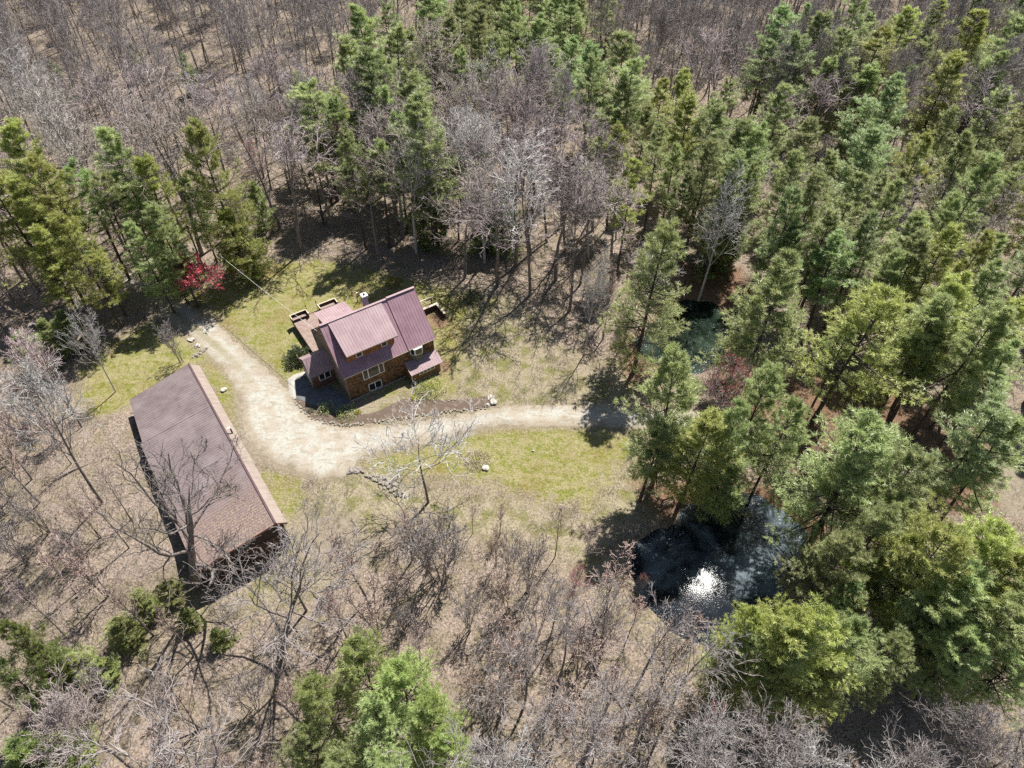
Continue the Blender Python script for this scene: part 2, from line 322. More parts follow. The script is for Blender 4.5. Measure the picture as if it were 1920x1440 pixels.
def hgt(x,y,ponds=True):
    x=np.asarray(x,float); y=np.asarray(y,float)
    z=.16*vnoise(x,y,9,1)+.5*vnoise(x,y,38,2)*np.clip((np.hypot(x+5,y-66)-42)/40,0,1)
    flat=np.clip((np.maximum(abs(x+16),abs(y-67)*1.1)-10)/8,0,1); z=z*flat
    z=z-.7*np.exp(-((x-XB)**2+(y-YB)**2)/70)
    bu=(x+25.614)*math.cos(2.18)+(y-40.794)*math.sin(2.18); bv=-(x+25.614)*math.sin(2.18)+(y-40.794)*math.cos(2.18)
    sm=lambda t:np.clip(t,0,1)**2*(3-2*np.clip(t,0,1))
    z=z+1.9*sm((bv-6.2)/2.6)*sm((bu-1)/6)*sm((34-bu)/6)*sm((34-bv)/20)
    far=np.clip((np.hypot(x,y-90)-70)/120,0,1); z=z+far*1.5*vnoise(x,y,70,3)
    if ponds:
        for P in (POND1,POND2):
            m=(x>P[:,0].min()-6)&(x<P[:,0].max()+6)&(y>P[:,1].min()-6)&(y<P[:,1].max()+6)
            if m.any():
                d=sdf(np.stack([x[m],y[m]],1),P)+.35*vnoise(x[m],y[m],1.6,5)
                z[m]=np.where(d<3,z[m]*np.clip(d/3,0,1)-1.3*np.clip((.9-d)/2.2,0,1),z[m])
    return z
def HZ(x,y): return float(hgt(np.array([x]),np.array([y]))[0])
def grid(xs,ys):
    X,Y=np.meshgrid(xs,ys); nx,ny=len(xs),len(ys); i=np.arange(nx*ny).reshape(ny,nx)
    return X.ravel(),Y.ravel(),np.stack([i[:-1,:-1].ravel(),i[:-1,1:].ravel(),i[1:,1:].ravel(),i[1:,:-1].ravel()],1)
def cover_attrs(x,y):
    p=np.stack([x,y],1); near=(np.hypot(x,y-80)<190); A={}
    for k,L in (('d_lawn',LAWNS),('d_dry',DRYS),('d_needle',NEEDLES),('d_mud',MUDS)):
        d=np.full(len(x),30.); q=p[near]; d[near]=np.clip(np.min([sdf(q,P) for P in L],0),-30,30); A[k]=d
    return A
far=lambda a,b: np.geomspace(a,b,9)
xs=np.concatenate([-far(170,2600)[::-1],np.arange(-169,170,.8),far(170.5,2600)])
ys=np.concatenate([-far(10,1500)[::-1],np.arange(-9.4,262,.8),far(263,3200)])
x,y,F=grid(xs,ys)
g=obj('ground',mesh_np('ground',np.stack([x,y,hgt(x,y)],1),F,attrs=cover_attrs(x,y),smooth=True),M['ground']); tag(g,'brown leaf litter and dry grass over the forest floor',None,None,'structure')
def sheet(name,poly,dz,mat,step,label,kind,wob=.5,extra=None):
    lo=poly.min(0)-1.5; hi=poly.max(0)+1.5
    x,y,F=grid(np.arange(lo[0],hi[0],step),np.arange(lo[1],hi[1],step))
    d=sdf(np.stack([x,y],1),poly)+wob*vnoise(x,y,1.3,7)+wob*.6*vnoise(x,y,.5,8)
    F=F[(d[F]<.7).all(1)]; used=np.unique(F); re=np.full(len(x),-1); re[used]=np.arange(len(used))
    x,y,d=x[used],y[used],d[used]; dz=np.clip(-d/.5+.35,-.9,1)*dz; A=cover_attrs(x,y); A['d_self']=d
    if extra: A.update(extra(x,y))
    o=obj(name,mesh_np(name,np.stack([x,y,hgt(x,y)+dz],1),re[F],attrs=A,smooth=True),mat); tag(o,label,None,None,kind); return o
lawn_names=['short patchy spring lawn around the house','yellowish lawn beside the upper end of the barn','mossy green lawn below the gravel drive']
for P,lb in zip(LAWNS[:3],lawn_names): sheet('lawn',P,.03,M['ground'],.35,lb,'structure')
def dmid(x,y):
    d=sdf(np.stack([x,y],1),MID,False); return {'d_mid':d,'two_track':np.clip((30-np.hypot(x+48,y-83))/22,0,1)}
sheet('driveway',DRIVE,.07,M['drive'],.3,'pale gravel drive curving past the house and forking to the barn','structure',.45,dmid)
bed=sheet('garden_bed',BED,.10,M['mulch'],.22,'x','structure',.15); bed['label']='brown mulched garden bed between house and drive'
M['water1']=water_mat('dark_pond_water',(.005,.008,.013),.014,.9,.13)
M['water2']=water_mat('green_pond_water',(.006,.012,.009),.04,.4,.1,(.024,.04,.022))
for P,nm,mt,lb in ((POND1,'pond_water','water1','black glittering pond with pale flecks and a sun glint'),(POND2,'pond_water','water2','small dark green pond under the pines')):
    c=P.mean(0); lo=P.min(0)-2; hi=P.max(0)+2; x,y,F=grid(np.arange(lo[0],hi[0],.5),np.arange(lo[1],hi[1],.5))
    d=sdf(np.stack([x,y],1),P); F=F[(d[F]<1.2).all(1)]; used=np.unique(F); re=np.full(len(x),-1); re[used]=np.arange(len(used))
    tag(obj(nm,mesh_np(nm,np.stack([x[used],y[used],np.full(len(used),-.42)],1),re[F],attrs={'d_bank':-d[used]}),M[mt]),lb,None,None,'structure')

# ---------------------------------------------------------------- house
HA=.581; HO=(-21.785,62.51,0)
house=thing('house','cedar shingled house with mauve metal roofs and a wide dormer','house',HO,HA)
cH,sH=math.cos(HA),math.sin(HA)
def HW(u,v,z=0): return (HO[0]+u*cH-v*sH,HO[1]+u*sH+v*cH,z)
EH,RH,RV,BV=4.78,10.03,5.21,10.45
k=(RH-EH)/RV
def roofplane(name,P,mat,parent,ribdir,rib=.38,th=.10,ribw=.045,ribh=.026):
    """sheet metal slope: P = four corners (eave a, eave b, ridge b, ridge a); ribs run eave -> ridge"""
    P=[np.array(p,float) for p in P]; m=MB(); n=np.cross(P[1]-P[0],P[3]-P[0]); n/=np.linalg.norm(n); n=n if n[2]>0 else -n
    m.slab(P,th,-n); L=np.linalg.norm(P[1]-P[0]); N=max(2,int(L/rib))
    for i in range(N+1):
        t=(i+.02)/(N+.04); a=P[0]*(1-t)+P[1]*t; b=P[3]*(1-t)+P[2]*t
        m.beam(a+n*ribh/2,b+n*ribh/2,ribw,ribh) if abs(np.dot(np.cross(b-a,(0,0,1)),n))<1e9 else None
    return m.obj(name,mat,parent)
# walls
L_=13.6; wi=.28
m=MB(); zf=lambda v: EH+k*min(v,2*RV-v)-.12
prof=[(wi,-.6),(wi,zf(wi)),(RV,zf(RV)),(BV-.1,zf(BV-.1)),(BV-.1,-.6)]
m.add([(wi,v,z) for v,z in prof]+[(L_-wi,v,z) for v,z in prof],[(4,3,2,1,0),(5,6,7,8,9)]+[(i,(i+1)%5,(i+1)%5+5,i+5) for i in range(5)])
wall=m.obj('wall',M['shingle'],house)
m=MB(); m.add([(wi-.03,v,z) for v,z in prof]+[(wi-.004,v,z) for v,z in prof],[(4,3,2,1,0),(5,6,7,8,9)]+[(i,(i+1)%5,(i+1)%5+5,i+5) for i in range(5)])
gw=m.obj('gable_wall',M['gable'],house)
MB().box(wi-.06,L_-wi+.04,wi-.06,wi-.003,-.6,-.02).box(wi-.12,8.7,wi-.16,wi-.062,-.5,.12).obj('foundation',M['concrete'],house)
MB().box(wi-.05,wi+.12,wi-.05,wi-.003,.121,EH-.1).obj('corner_board',M['gable'],house); MB().box(L_-wi-.12,L_-wi+.03,wi-.05,wi-.003,2.6,EH-.1).obj('corner_board',M['gable'],house)
# main roof
U1=9.48
roofplane('roof',[(0,0,EH),(U1,0,EH),(U1,RV,RH),(0,RV,RH)],M['roof'],house,None)
roofplane('roof',[(U1,-.02,EH+.10),(L_,-.02,EH+.10),(L_,RV,RH+.12),(U1,RV,RH+.12)],M['roof'],house,None)
roofplane('roof',[(L_,2*RV,EH),(0,2*RV,EH),(0,RV,RH-.002),(L_,RV,RH-.002)],M['roof'],house,None)
MB().beam((-.04,RV,RH+.06),(U1,RV,RH+.06),.34,.09).beam((U1,RV,RH+.19),(L_+.05,RV,RH+.19),.34,.09).obj('ridge_cap',M['roof_pale'],house)
MB().beam((-.03,-.03,EH-.1),(U1,-.03,EH-.1),.05,.13).beam((U1,-.05,EH),(L_,-.05,EH),.05,.14).obj('fascia',M['decklite'],house)
MB().beam((-.04,0,EH-.09),(-.04,RV,RH-.09),.05,.2).beam((-.04,2*RV,EH-.09),(-.04,RV,RH-.09),.05,.2).obj('barge_board',M['gable'],house)
# dormer
DU0,DU1,DV=1.32,8.12,1.2; DZF,DZB=7.28,9.92; zr=lambda v: EH+k*v
m=MB(); m.add([(DU0,DV,zr(DV)-.3),(DU0,DV,DZF+.42),(DU0,5.0,DZB-.06),(DU0,5.0,zr(5)-.3)]+[(DU1,DV,zr(DV)-.3),(DU1,DV,DZF+.42),(DU1,5.0,DZB-.06),(DU1,5.0,zr(5)-.3)],
  [(3,2,1,0),(4,5,6,7),(0,1,5,4),(1,2,6,5),(2,3,7,6)])
dm=m.obj('dormer',M['shingle_or'],house)
roofplane('dormer_roof',[(DU0-.1,DV-.6,DZF+.29),(DU1+.42,DV-.6,DZF+.29),(DU1+.55,RV-.05,RH+.01),(DU0-.22,RV-.05,RH+.01)],M['roof_pale'],dm,None)  # overhang lengthened and raised so its shadow covers the main roof below
MB().beam((DU0-.1,DV-.63,DZF+.21),(DU1+.42,DV-.63,DZF+.21),.05,.12).obj('fascia',M['gable'],dm)
def window(u0,u1,z0,z1,v,parent,mull=(),fw=.09,trim=None,name='window',out=1):
    fr=MB(); y0,y1=v-.09,v-.003
    fr.box(u0-fw,u1+fw,y0,y1,z1,z1+fw).box(u0-fw,u1+fw,y0,y1,z0-fw,z0).box(u0-fw,u0,y0,y1,z0,z1).box(u1,u1+fw,y0,y1,z0,z1)
    for a in mull: fr.box(a-fw*.6,a+fw*.6,y0+.01,y1,z0,z1)
    w=fr.obj(name,M['white'],parent)
    MB().box(u0+.002,u1-.002,v-.035,v-.004,z0+.002,z1-.002).obj('pane',M['glass'],w); return w
window(2.68,3.42,6.28,6.92,DV,dm); window(6.3,7.0,6.28,6.98,DV,dm)
window(2.75,5.62,2.8,4.45,wi,wall,(3.42,5.0),.11)
window(3.18,4.9,.28,1.5,wi,wall,(4.04,))
# bay window
bay=MB(); bp=[(9.75,wi-.004),(10.2,-.35),(11.3,-.35),(11.75,wi-.004)]
bay.add([(a,b,3.62) for a,b in bp]+[(a,b,4.72) for a,b in bp],[(0,1,2,3),(7,6,5,4),(0,4,5,1),(1,5,6,2),(2,6,7,3),(3,7,4,0)])
bw=bay.obj('bay_window',M['white'],wall)
sk=MB(); bq=[(9.9,wi-.01),(10.3,-.22),(11.2,-.22),(11.6,wi-.01)]; sk.add([(a,b,2.45) for a,b in bq]+[(a,b,3.60) for a,b in bp],[(3,2,1,0),(4,5,6,7),(0,1,5,4),(1,2,6,5),(2,3,7,6),(3,0,4,7)]); sk.obj('skirt',simple('mossy_boards',(.14,.15,.11),.9,.2),bw)
gl=MB().box(10.3,11.2,-.39,-.352,3.76,4.6)
for (a,b) in (((9.75,wi),(10.2,-.35)),((11.3,-.35),(11.75,wi))):
    a=np.array(a);b=np.array(b);t=(b-a);n=np.array([t[1],-t[0]])/np.linalg.norm(t); p=a+t*.2+n*.01;q=a+t*.8+n*.01; p2=p+n*.02;q2=q+n*.02
    gl.add([(*p,3.76),(*q,3.76),(*q2,3.76),(*p2,3.76),(*p,4.6),(*q,4.6),(*q2,4.6),(*p2,4.6)],[(0,3,2,1),(4,5,6,7),(0,1,5,4),(1,2,6,5),(2,3,7,6),(3,0,4,7)])
gl.obj('pane',M['glass'],bw)
# small wing at the right of the front
m=MB(); m.add([(8.78,-1.42,-.4),(13.2,-1.42,-.4),(13.2,wi-.07,-.4),(8.78,wi-.07,-.4),(8.78,-1.42,1.72),(13.2,-1.42,1.72),(13.2,wi-.07,2.42),(8.78,wi-.07,2.42)],[(0,3,2,1),(4,5,6,7),(0,1,5,4),(1,2,6,5),(2,3,7,6),(3,0,4,7)])
rw=m.obj('side_wing',M['siding'],house)
roofplane('wing_roof',[(8.85-.2,-1.68,1.72),(13.58,-1.68,1.72),(13.58,wi-.01,2.58),(8.65,wi-.01,2.58)],M['roof_pale'],rw,None,.36)
tb=MB()
for a in (8.74,13.13): tb.box(a,a+.11,-1.47,-1.423,0,1.62)
tb.box(8.851,13.129,-1.46,-1.423,-.08,.05); tb.obj('trim_board',M['white'],rw)
window(9.98,12.2,1.1,1.5,-1.42,rw,(10.55,11.1,11.65),.1)
# entry wing on the left gable
m=MB(); wv0,wv1,wr_=4.85,8.4,6.35; ew,er=2.6,4.5
pr=[(wv0,-.4),(wv0,ew),(wr_,er),(wv1,3.2),(wv1,-.4)]
m.add([(-2.9,v,z) for v,z in pr]+[(wi-.04,v,z) for v,z in pr],[(4,3,2,1,0),(5,6,7,8,9)]+[(i,(i+1)%5,(i+1)%5+5,i+5) for i in range(5)])
lw=m.obj('entry_wing',simple('dark_red_shingles',(.15,.085,.065),.85,.3,5),house)
roofplane('wing_roof',[(-3.12,wv0-.25,ew-.13),(wi-.05,wv0-.25,ew-.13),(wi-.05,wr_,er+.1),(-3.12,wr_,er+.1)],M['roof_pale'],lw,None,.36)
roofplane('wing_roof',[(wi-.05,wv1+.25,3.02),(-3.12,wv1+.25,3.02),(-3.12,wr_+.004,er+.098),(wi-.05,wr_+.004,er+.098)],M['roof_pale'],lw,None,.36)
window(-1.9,-.42,1.28,2.32,wv0,lw,(-1.17,),.1)
MB().box(-2.96,-2.903,5.5,7.5,.0,2.2).obj('door',simple('pale_green_door',(.42,.46,.43),.6,.1),lw)
MB().box(-2.99,-2.903,7.505,7.62,.0,2.3).box(-2.99,-2.903,5.38,5.495,.0,2.3).box(-2.99,-2.903,5.38,7.62,2.303,2.4).obj('door_frame',M['decklite'],lw)
# rear addition and deck
rp=[(2.05,10.5,4.85),(6.65,10.5,4.85),(6.85,15.7,3.35),(2.1,15.7,3.35)]
m=MB().add([(2.4,BV-.09,.2),(6.4,BV-.09,.2),(6.4,15.3,.2),(2.4,15.3,.2),(2.4,BV-.09,4.72),(6.4,BV-.09,4.72),(6.4,15.3,3.33),(2.4,15.3,3.33)],[(0,3,2,1),(4,5,6,7),(0,1,5,4),(1,2,6,5),(2,3,7,6),(3,0,4,7)])
ra=m.obj('rear_addition',M['gable'],house); roofplane('addition_roof',[rp[3],rp[2],rp[1],rp[0]],M['roof_pale'],ra,None,.36)
m=MB(); 
for i in range(26): m.box(-.6+i*.285,-.6+i*.285+.27,10.6 if i<8 else 10.6,18.4,1.10,1.15)
m.box(-.6,6.8,10.7,18.35,.95,1.09)
dk=m.obj('deck',M['deck'],house)
[MB().box(a,a+.14,b,b+.14,-.5,.95).obj('post',M['darkwood'],dk) for a in (-.5,3,6.6) for b in (10.8,14.5,18.2)]
MB().box(-.68,-.6,10.6,18.5,.55,1.2).box(-.599,6.85,18.41,18.5,.55,1.2).obj('rim_joist',M['darkwood'],dk)
for a,b in ((-.65,1.7),(3.75,6.3)):
    bt=MB().box(a,b,17.85,18.35,1.55,1.6).box(a+.1,a+.2,17.95,18.25,1.151,1.55).box(b-.2,b-.1,17.95,18.25,1.151,1.55).obj('deck_bench',M['deck'],dk)
    MB().box(a,b,18.52,18.64,1.25,2.05).box(a-.11,a-.01,17.7,18.64,1.25,2.05).box(b+.01,b+.11,17.6,18.64,1.25,2.05).obj('backrest',M['darkwood'],bt)
    MB().box(a-.13,b+.13,18.50,18.66,2.053,2.11).box(a-.13,a,17.6,18.498,2.053,2.11).box(b,b+.13,17.5,18.498,2.053,2.11).obj('cap_rail',M['decklite'],bt)
for a in (1.9,3.5): MB().tube([(a,18.6,.3),(a,18.6,2.6)],.035,6).tube([(a,18.6,2.6),(a,18.6,2.8)],.09,6).obj('post_lantern',M['metal'],dk)
ch=MB().box(6.75,7.4,6.4,7.05,8.0,10.75).obj('chimney',M['chim'],house)
MB().box(6.66,7.49,6.31,7.14,10.753,10.87).obj('cap',M['white'],ch); MB().tube([(7.07,6.72,10.875),(7.07,6.72,11.02)],.16,10).obj('flue',M['metal'],ch)
# low timber planter walls and ramp rail behind the house
rt=thing('retaining_wall','low dark timber retaining wall with pale caps right of the house','wall',HO,HA)
MB().box(13.9,19.2,10.1,10.32,-.5,1.0).obj('wall',M['darkwood'],rt); MB().box(18.98,19.2,7.7,10.098,-.5,.95).obj('wall',M['darkwood'],rt)
MB().box(13.9,19.3,10.02,10.4,1.003,1.07).obj('cap',M['decklite'],rt); MB().box(18.9,19.28,9.0,10.018,1.0,1.06).obj('cap',M['decklite'],rt); MB().box(18.9,19.28,7.6,8.85,.953,1.02).obj('cap',M['decklite'],rt)
rl=thing('ramp_railing','pale two-rail wooden railing beside the ramp behind the house','railing',HO,HA)
MB().box(13.9,19.3,11.55,11.7,1.35,1.42).obj('handrail',M['decklite'],rl); MB().box(13.9,18.9,11.5,11.64,.72,.79).obj('lower_rail',M['decklite'],rl)
for a in (14.2,16.6,18.8): MB().box(a,a+.12,11.43,11.548,-.3,1.35).obj('post',M['darkwood'],rl)
rm=MB().box(13.9,18.7,10.45,11.4,.3,.42).obj('ramp',M['deck'],rl)
# bulkhead foundations strip, patio, concrete walk
pat=GP([(552,706),(566,700),(590,733),(620,722),(654,754),(655,766),(640,772),(600,762),(583,760),(557,748),(550,722)])  # slate widened over shaded ground, painting the dark up to the house corner
sheet('patio',pat,.11,M['slate'],.25,'dark slate patio with shade painted into its outline left of the house','structure',.05)
wk=GP([(541,712),(552,704),(572,698),(575,703),(556,712),(553,726),(554,748),(547,742)])
sheet('walkway',wk,.15,M['concrete'],.2,'pale curved concrete walkway edge beside the patio','structure',.03)
# ---------------------------------------------------------------- barn
BA=2.18; BO=(-25.614,40.794,0)
barn=thing('barn','long low barn with grey mauve metal roof beside the drive','barn',BO,BA)
cB,sB=math.cos(BA),math.sin(BA)
def BW(u,v,z=0): return (BO[0]+u*cB-v*sB,BO[1]+u*sB+v*cB,z)
BR,BL,BWd=5.18,4.05,8.9; kl=(BR-BL)/BWd; US=20.5
m=MB(); pr=[(-.72,-1.8),(-.72,4.0),(0,BR-.15),(BWd-.5,BL-.05),(BWd-.5,-1.8)]
m.add([(.35,v,z) for v,z in pr]+[(US,v,z) for v,z in pr],[(4,3,2,1,0),(5,6,7,8,9)]+[(i,(i+1)%5,(i+1)%5+5,i+5) for i in range(5)])
pr=[(-.72,-1.8),(-.72,4.0),(0,BR-.15),(7.7,BR-kl*7.7-.2),(7.7,-1.8)]
m.add([(US,v,z) for v,z in pr]+[(28.3,v,z) for v,z in pr],[(4,3,2,1,0),(5,6,7,8,9)]+[(i,(i+1)%5,(i+1)%5+5,i+5) for i in range(5)])
bwall=m.obj('wall',M['barnwall'],barn)
roofplane('roof',[(0,BWd+.15,BR-kl*(BWd+.15)),(US,BWd+.15,BR-kl*(BWd+.15)),(US,0,BR),(0,0,BR)],M['barn_roof'],barn,None,.36,.12,.045,.022)
roofplane('roof',[(US+.01,8.8,BR-kl*8.8+.03),(28.4,8.2,BR-kl*8.2+.03),(29.25,0,BR+.03),(US+.01,0,BR+.03)],M['barn_roof'],barn,None,.36,.12,.045,.022)
roofplane('roof',[(29.25,-1.1,4.28),(0,-1.1,4.28),(0,-.004,BR+.02),(29.25,-.004,BR+.02)],M['barn_sun'],barn,None,.9,.12,.03,.012)
MB().beam((-.05,0,BR+.07),(29.3,0,BR+.07),.22,.08).obj('ridge_cap',simple('dark_ridge_metal',(.10,.06,.065),.5),barn)
MB().beam((-.04,0,BR-.1),(-.04,BWd+.1,BL-.12),.05,.26).beam((-.04,-1.12,4.2),(-.04,0,BR-.1),.05,.26).obj('barge_board',simple('rust_boards',(.25,.12,.09),.7),barn)
sp1=MB().tube([(15.2,-.62,4.6),(15.2,-.62,5.5),(15.2,-.5,5.7)],.09,8).obj('stovepipe',M['metal'],barn); MB().tube([(15.2,-.5,5.7),(15.2,-.5,5.82)],.17,8).obj('cap',M['white'],sp1)
MB().box(.29,.347,.6,3.6,-1.2,2.6).obj('door',simple('brown_barn_door',(.09,.05,.038),.8),barn)
MB().box(.29,.347,4.6,6.4,.9,2.2).obj('window',M['glass'],barn)

# ---------------------------------------------------------------- small things
def rock_mesh(seed,name='rock',sub=2):
    rs=np.random.RandomState(seed); import bmesh
    bm=bmesh.new(); bmesh.ops.create_icosphere(bm,subdivisions=sub,radius=.5)
    for v in bm.verts:
        p=np.array(v.co); f=1+.22*math.sin(p[0]*7+seed)+.18*math.sin(p[1]*9+seed*2)+.15*math.sin(p[2]*8+seed*3)+rs.uniform(-.06,.06)
        v.co=Vector((p[0]*f*1.15,p[1]*f*.9,max(p[2]*f*.75,-.2)))
    me=bpy.data.meshes.new(name); bm.to_mesh(me); bm.free(); me.polygons.foreach_set('use_smooth',np.zeros(len(me.polygons),bool)); return me
rnd=random.Random(4)
ROCKS=[rock_mesh(s) for s in range(4)]; [r.materials.append(M['stone']) for r in ROCKS]
DROCKS=[rock_mesh(s+9) for s in range(3)]; [r.materials.append(M['stoned']) for r in DROCKS]
def stones(pxpts,n,size,label,group,name='edging_stone',jit=.25,lib=ROCKS,z=.12):
    W=np.array([G(a,b)[:2] for a,b in pxpts]); seg=np.hypot(*np.diff(W,axis=0).T); cum=np.concatenate([[0],np.cumsum(seg)])
    for i in range(n):
        s=cum[-1]*(i+.5)/n+rnd.uniform(-.2,.2); x=np.interp(s,cum,W[:,0])+rnd.uniform(-jit,jit); y=np.interp(s,cum,W[:,1])+rnd.uniform(-jit,jit)
        o=obj(name,rnd.choice(lib),None,None,(x,y,HZ(x,y)+z),rnd.uniform(0,6)); q=size*rnd.uniform(.6,1.35); o.scale=(q*1.2,q,q*.8)
        tag(o,ordw(i)+' '+label,'stone',group)
stones([(553,749),(571,774),(592,788),(623,795),(657,799),(686,794)],60,.24,'small pale stone from left along the left end of mulch bed','pale stones edging the left end of the mulch bed')
stones([(686,790),(727,789),(770,782),(811,775),(852,771),(894,767),(915,764)],70,.26,'small pale stone from left between mulch bed and gravel drive','pale stones between mulch bed and drive')
stones([(755,756),(780,753),(832,753),(894,750),(910,746)],32,.2,'small pale stone from left in upper row of mulch bed','pale stones along the upper side of the mulch bed')
stones([(652,885),(664,883),(680,884)],12,.5,'dark stone from left where the stone row meets the drive','dark stones where the stone row meets the drive','field_stone',.3,DROCKS)
stones([(690,889),(715,900),(735,915),(757,931)],64,.36,'rough grey stone from left in the stone row below the drive','grey stones of the row below the drive','field_stone',.55,ROCKS)
stones([(361,671),(370,665),(378,660),(384,656)],16,.42,'pale stone from left in the little row above the barn','pale stones in the row above the barn','field_stone',.3,ROCKS)
for i,(px,py,q,lb) in enumerate([(358,638,.9,'pale rock highest of the two beside the bare shrub by the drive'),(370,650,1.0,'pale rock lower of the two beside the bare shrub by the drive'),(420,732,.85,'lone white rock on the grass between barn and drive'),
   (920,747,.85,'large white boulder at the upper right tip of the mulch bed'),(925,755,1.0,'largest white boulder at the right tip of the mulch bed'),(914,761,.75,'white boulder at the lower right tip of the mulch bed'),(911,879,.9,'pale stone beside the round patch of dry stems'),(1000,846,.3,'small white stone alone on the green lower lawn')]):
    p=G(px,py); bm2=ROCKS[i%4].copy(); bm2.materials.clear(); o=obj('boulder',bm2,M['boulder'],None,(p[0],p[1],HZ(p[0],p[1])+.15),i*1.3); o.scale=(q,q*.9,q*.7); tag(o,lb,'rock')
# timber bench by the pond
p=G(1252,946); bn=thing('garden_bench','dark wooden bench on the bank above the glittering pond','bench',(p[0],p[1],HZ(p[0],p[1])),.42)
m=MB(); [m.box(-.75,.75,-.25+i*.13,-.25+i*.13+.1,.42,.46) for i in range(4)]; m.obj('seat',M['gable'],bn)
m=MB(); [m.box(-.75,.75,.3,.34,.55+i*.14,.65+i*.14) for i in range(3)]; m.obj('backrest',M['darkwood'],bn)
for a in (-.74,.66):
    MB().box(a,a+.08,-.24,-.16,0,.42).obj('leg',M['darkwood'],bn); MB().box(a,a+.08,.22,.3,0,.98).obj('leg',M['darkwood'],bn); MB().box(a,a+.08,-.24,.3,.62,.67).obj('armrest',M['darkwood'],bn)
# hooked garden pole behind the house
p=G(671,567); gp=thing('garden_pole','thin black hooked pole with white top on the lawn behind the house','pole',(p[0],p[1],0))
MB().tube([(0,0,0),(.02,0,1.2),(.12,0,1.7)],.05,6).obj('pole',M['metal'],gp); MB().tube([(.12,0,1.7),(.12,0,1.95)],.11,8).obj('white_top',M['white'],gp)
# utility cable from the pole among the pines to the gable
a=np.array(G(352,428,8.6)); b=np.array(HW(-.05,5.2,8.6)); pts=[a*(1-t)+b*t-np.array([0,0,0.5*4*t*(1-t)]) for t in np.linspace(0,1,14)]
tag(MB().tube(pts,.02,5).obj('utility_cable',M['cable']),'thin pale cable strung from a pole in the pines to the house','cable')
up=thing('utility_pole','grey wooden utility pole among the pines above the drive','pole',(a[0],a[1],HZ(a[0],a[1])))
MB().tube([(0,0,-.3),(0,0,9.2)],[.17,.11],10).obj('pole',M['gable'],up); MB().box(-.9,.9,-.06,.06,8.5,8.62).obj('crossarm',M['darkwood'],up)

# ---------------------------------------------------------------- trees
def unit(a): return a/(np.linalg.norm(a,axis=-1,keepdims=True)+1e-9)
def tubes(batches,sides):
    """batches: list of (P (N,K,3), R (N,K)) -> V, [quads]"""
    V=[];Q=[];base=0; ids=[]
    for (P,R),s in zip(batches,sides):
        N,K,_=P.shape; T=np.gradient(P,axis=1); T=unit(T); ref=np.where(abs(T[:,:1,2:3])>.9,np.array([1.,0,0]),np.array([0,0,1.]))
        A=unit(np.cross(T,np.broadcast_to(ref,T.shape))); B=np.cross(T,A); th=np.arange(s)*2*PI/s
        ring=P[:,:,None]+R[:,:,None,None]*(A[:,:,None]*np.cos(th)[:,None]+B[:,:,None]*np.sin(th)[:,None])
        V.append(ring.reshape(-1,3)); i=np.arange(N*K*s).reshape(N,K,s)+base
        a=i[:,:-1]; b=i[:,1:]; Q.append(np.stack([a,np.roll(a,-1,2),np.roll(b,-1,2),b],-1).reshape(-1,4)); base+=N*K*s
    return np.concatenate(V),np.concatenate(Q)
def spawn(rs,P,R,M_,t0,t1,ang,length,K,up=.15,wig=.12,r0=.6,rt=.25,flat=False,power=1.0):
    """children of N parent polylines; length(t, parent_length) -> array"""
    N,KK,_=P.shape; t=np.sort(rs.uniform(0,1,(N,M_)),1)*.0+((np.arange(M_)+rs.uniform(0,1,(N,M_)))/M_)**power*(t1-t0)+t0
    f=t*(KK-1); i=np.minimum(f.astype(int),KK-2); w=(f-i)[...,None]; n=np.arange(N)[:,None]
    S=P[n,i]*(1-w)+P[n,i+1]*w; T=unit(P[n,i+1]-P[n,i]); rr=R[n,i]*(1-w[...,0])+R[n,i+1]*w[...,0]
    if flat:
        side=np.where(np.arange(M_)%2==0,1.,-1.)[None,:,None]; Pp=unit(np.cross(T,np.array([0,0,1.]))*side+rs.normal(0,.18,T.shape))
    else:
        phi=rs.uniform(0,2*PI,(N,1))+np.arange(M_)[None]*2.4+rs.normal(0,.4,(N,M_)); a=unit(np.cross(T,np.array([.31,.2,.93]))); b=np.cross(T,a)
        Pp=a*np.cos(phi)[...,None]+b*np.sin(phi)[...,None]
    an=(ang+rs.normal(0,.14,(N,M_)))[...,None]; D=unit(T*np.cos(an)+Pp*np.sin(an))
    Lp=np.linalg.norm(np.diff(P,axis=1),axis=2).sum(1)[:,None]; L=length(t,Lp)*rs.uniform(.7,1.2,(N,M_))
    pts=[S]; d=D
    for k_ in range(K-1):
        pts.append(pts[-1]+d*(L/(K-1))[...,None]); d=unit(d+np.array([0,0,up])+rs.normal(0,wig,d.shape))
    Pc=np.stack(pts,2).reshape(N*M_,K,3); Rc=(rr*r0)[...,None]*np.linspace(1,rt,K); return Pc,Rc.reshape(N*M_,K)
def stem(rs,H,r,K=9,lean=.03,wig=.02,base=(0,0,-.3),d0=(0,0,1)):
    p=np.array(base,float); d=unit(np.array(d0,float)+rs.normal(0,lean,3)); pts=[p]
    for i in range(K-1): p=p+d*(H/(K-1)); pts.append(p); d=unit(d+rs.normal(0,wig,3)+np.array([0,0,.02]))
    return np.array(pts)[None],(r*np.linspace(1,.05,K))[None]
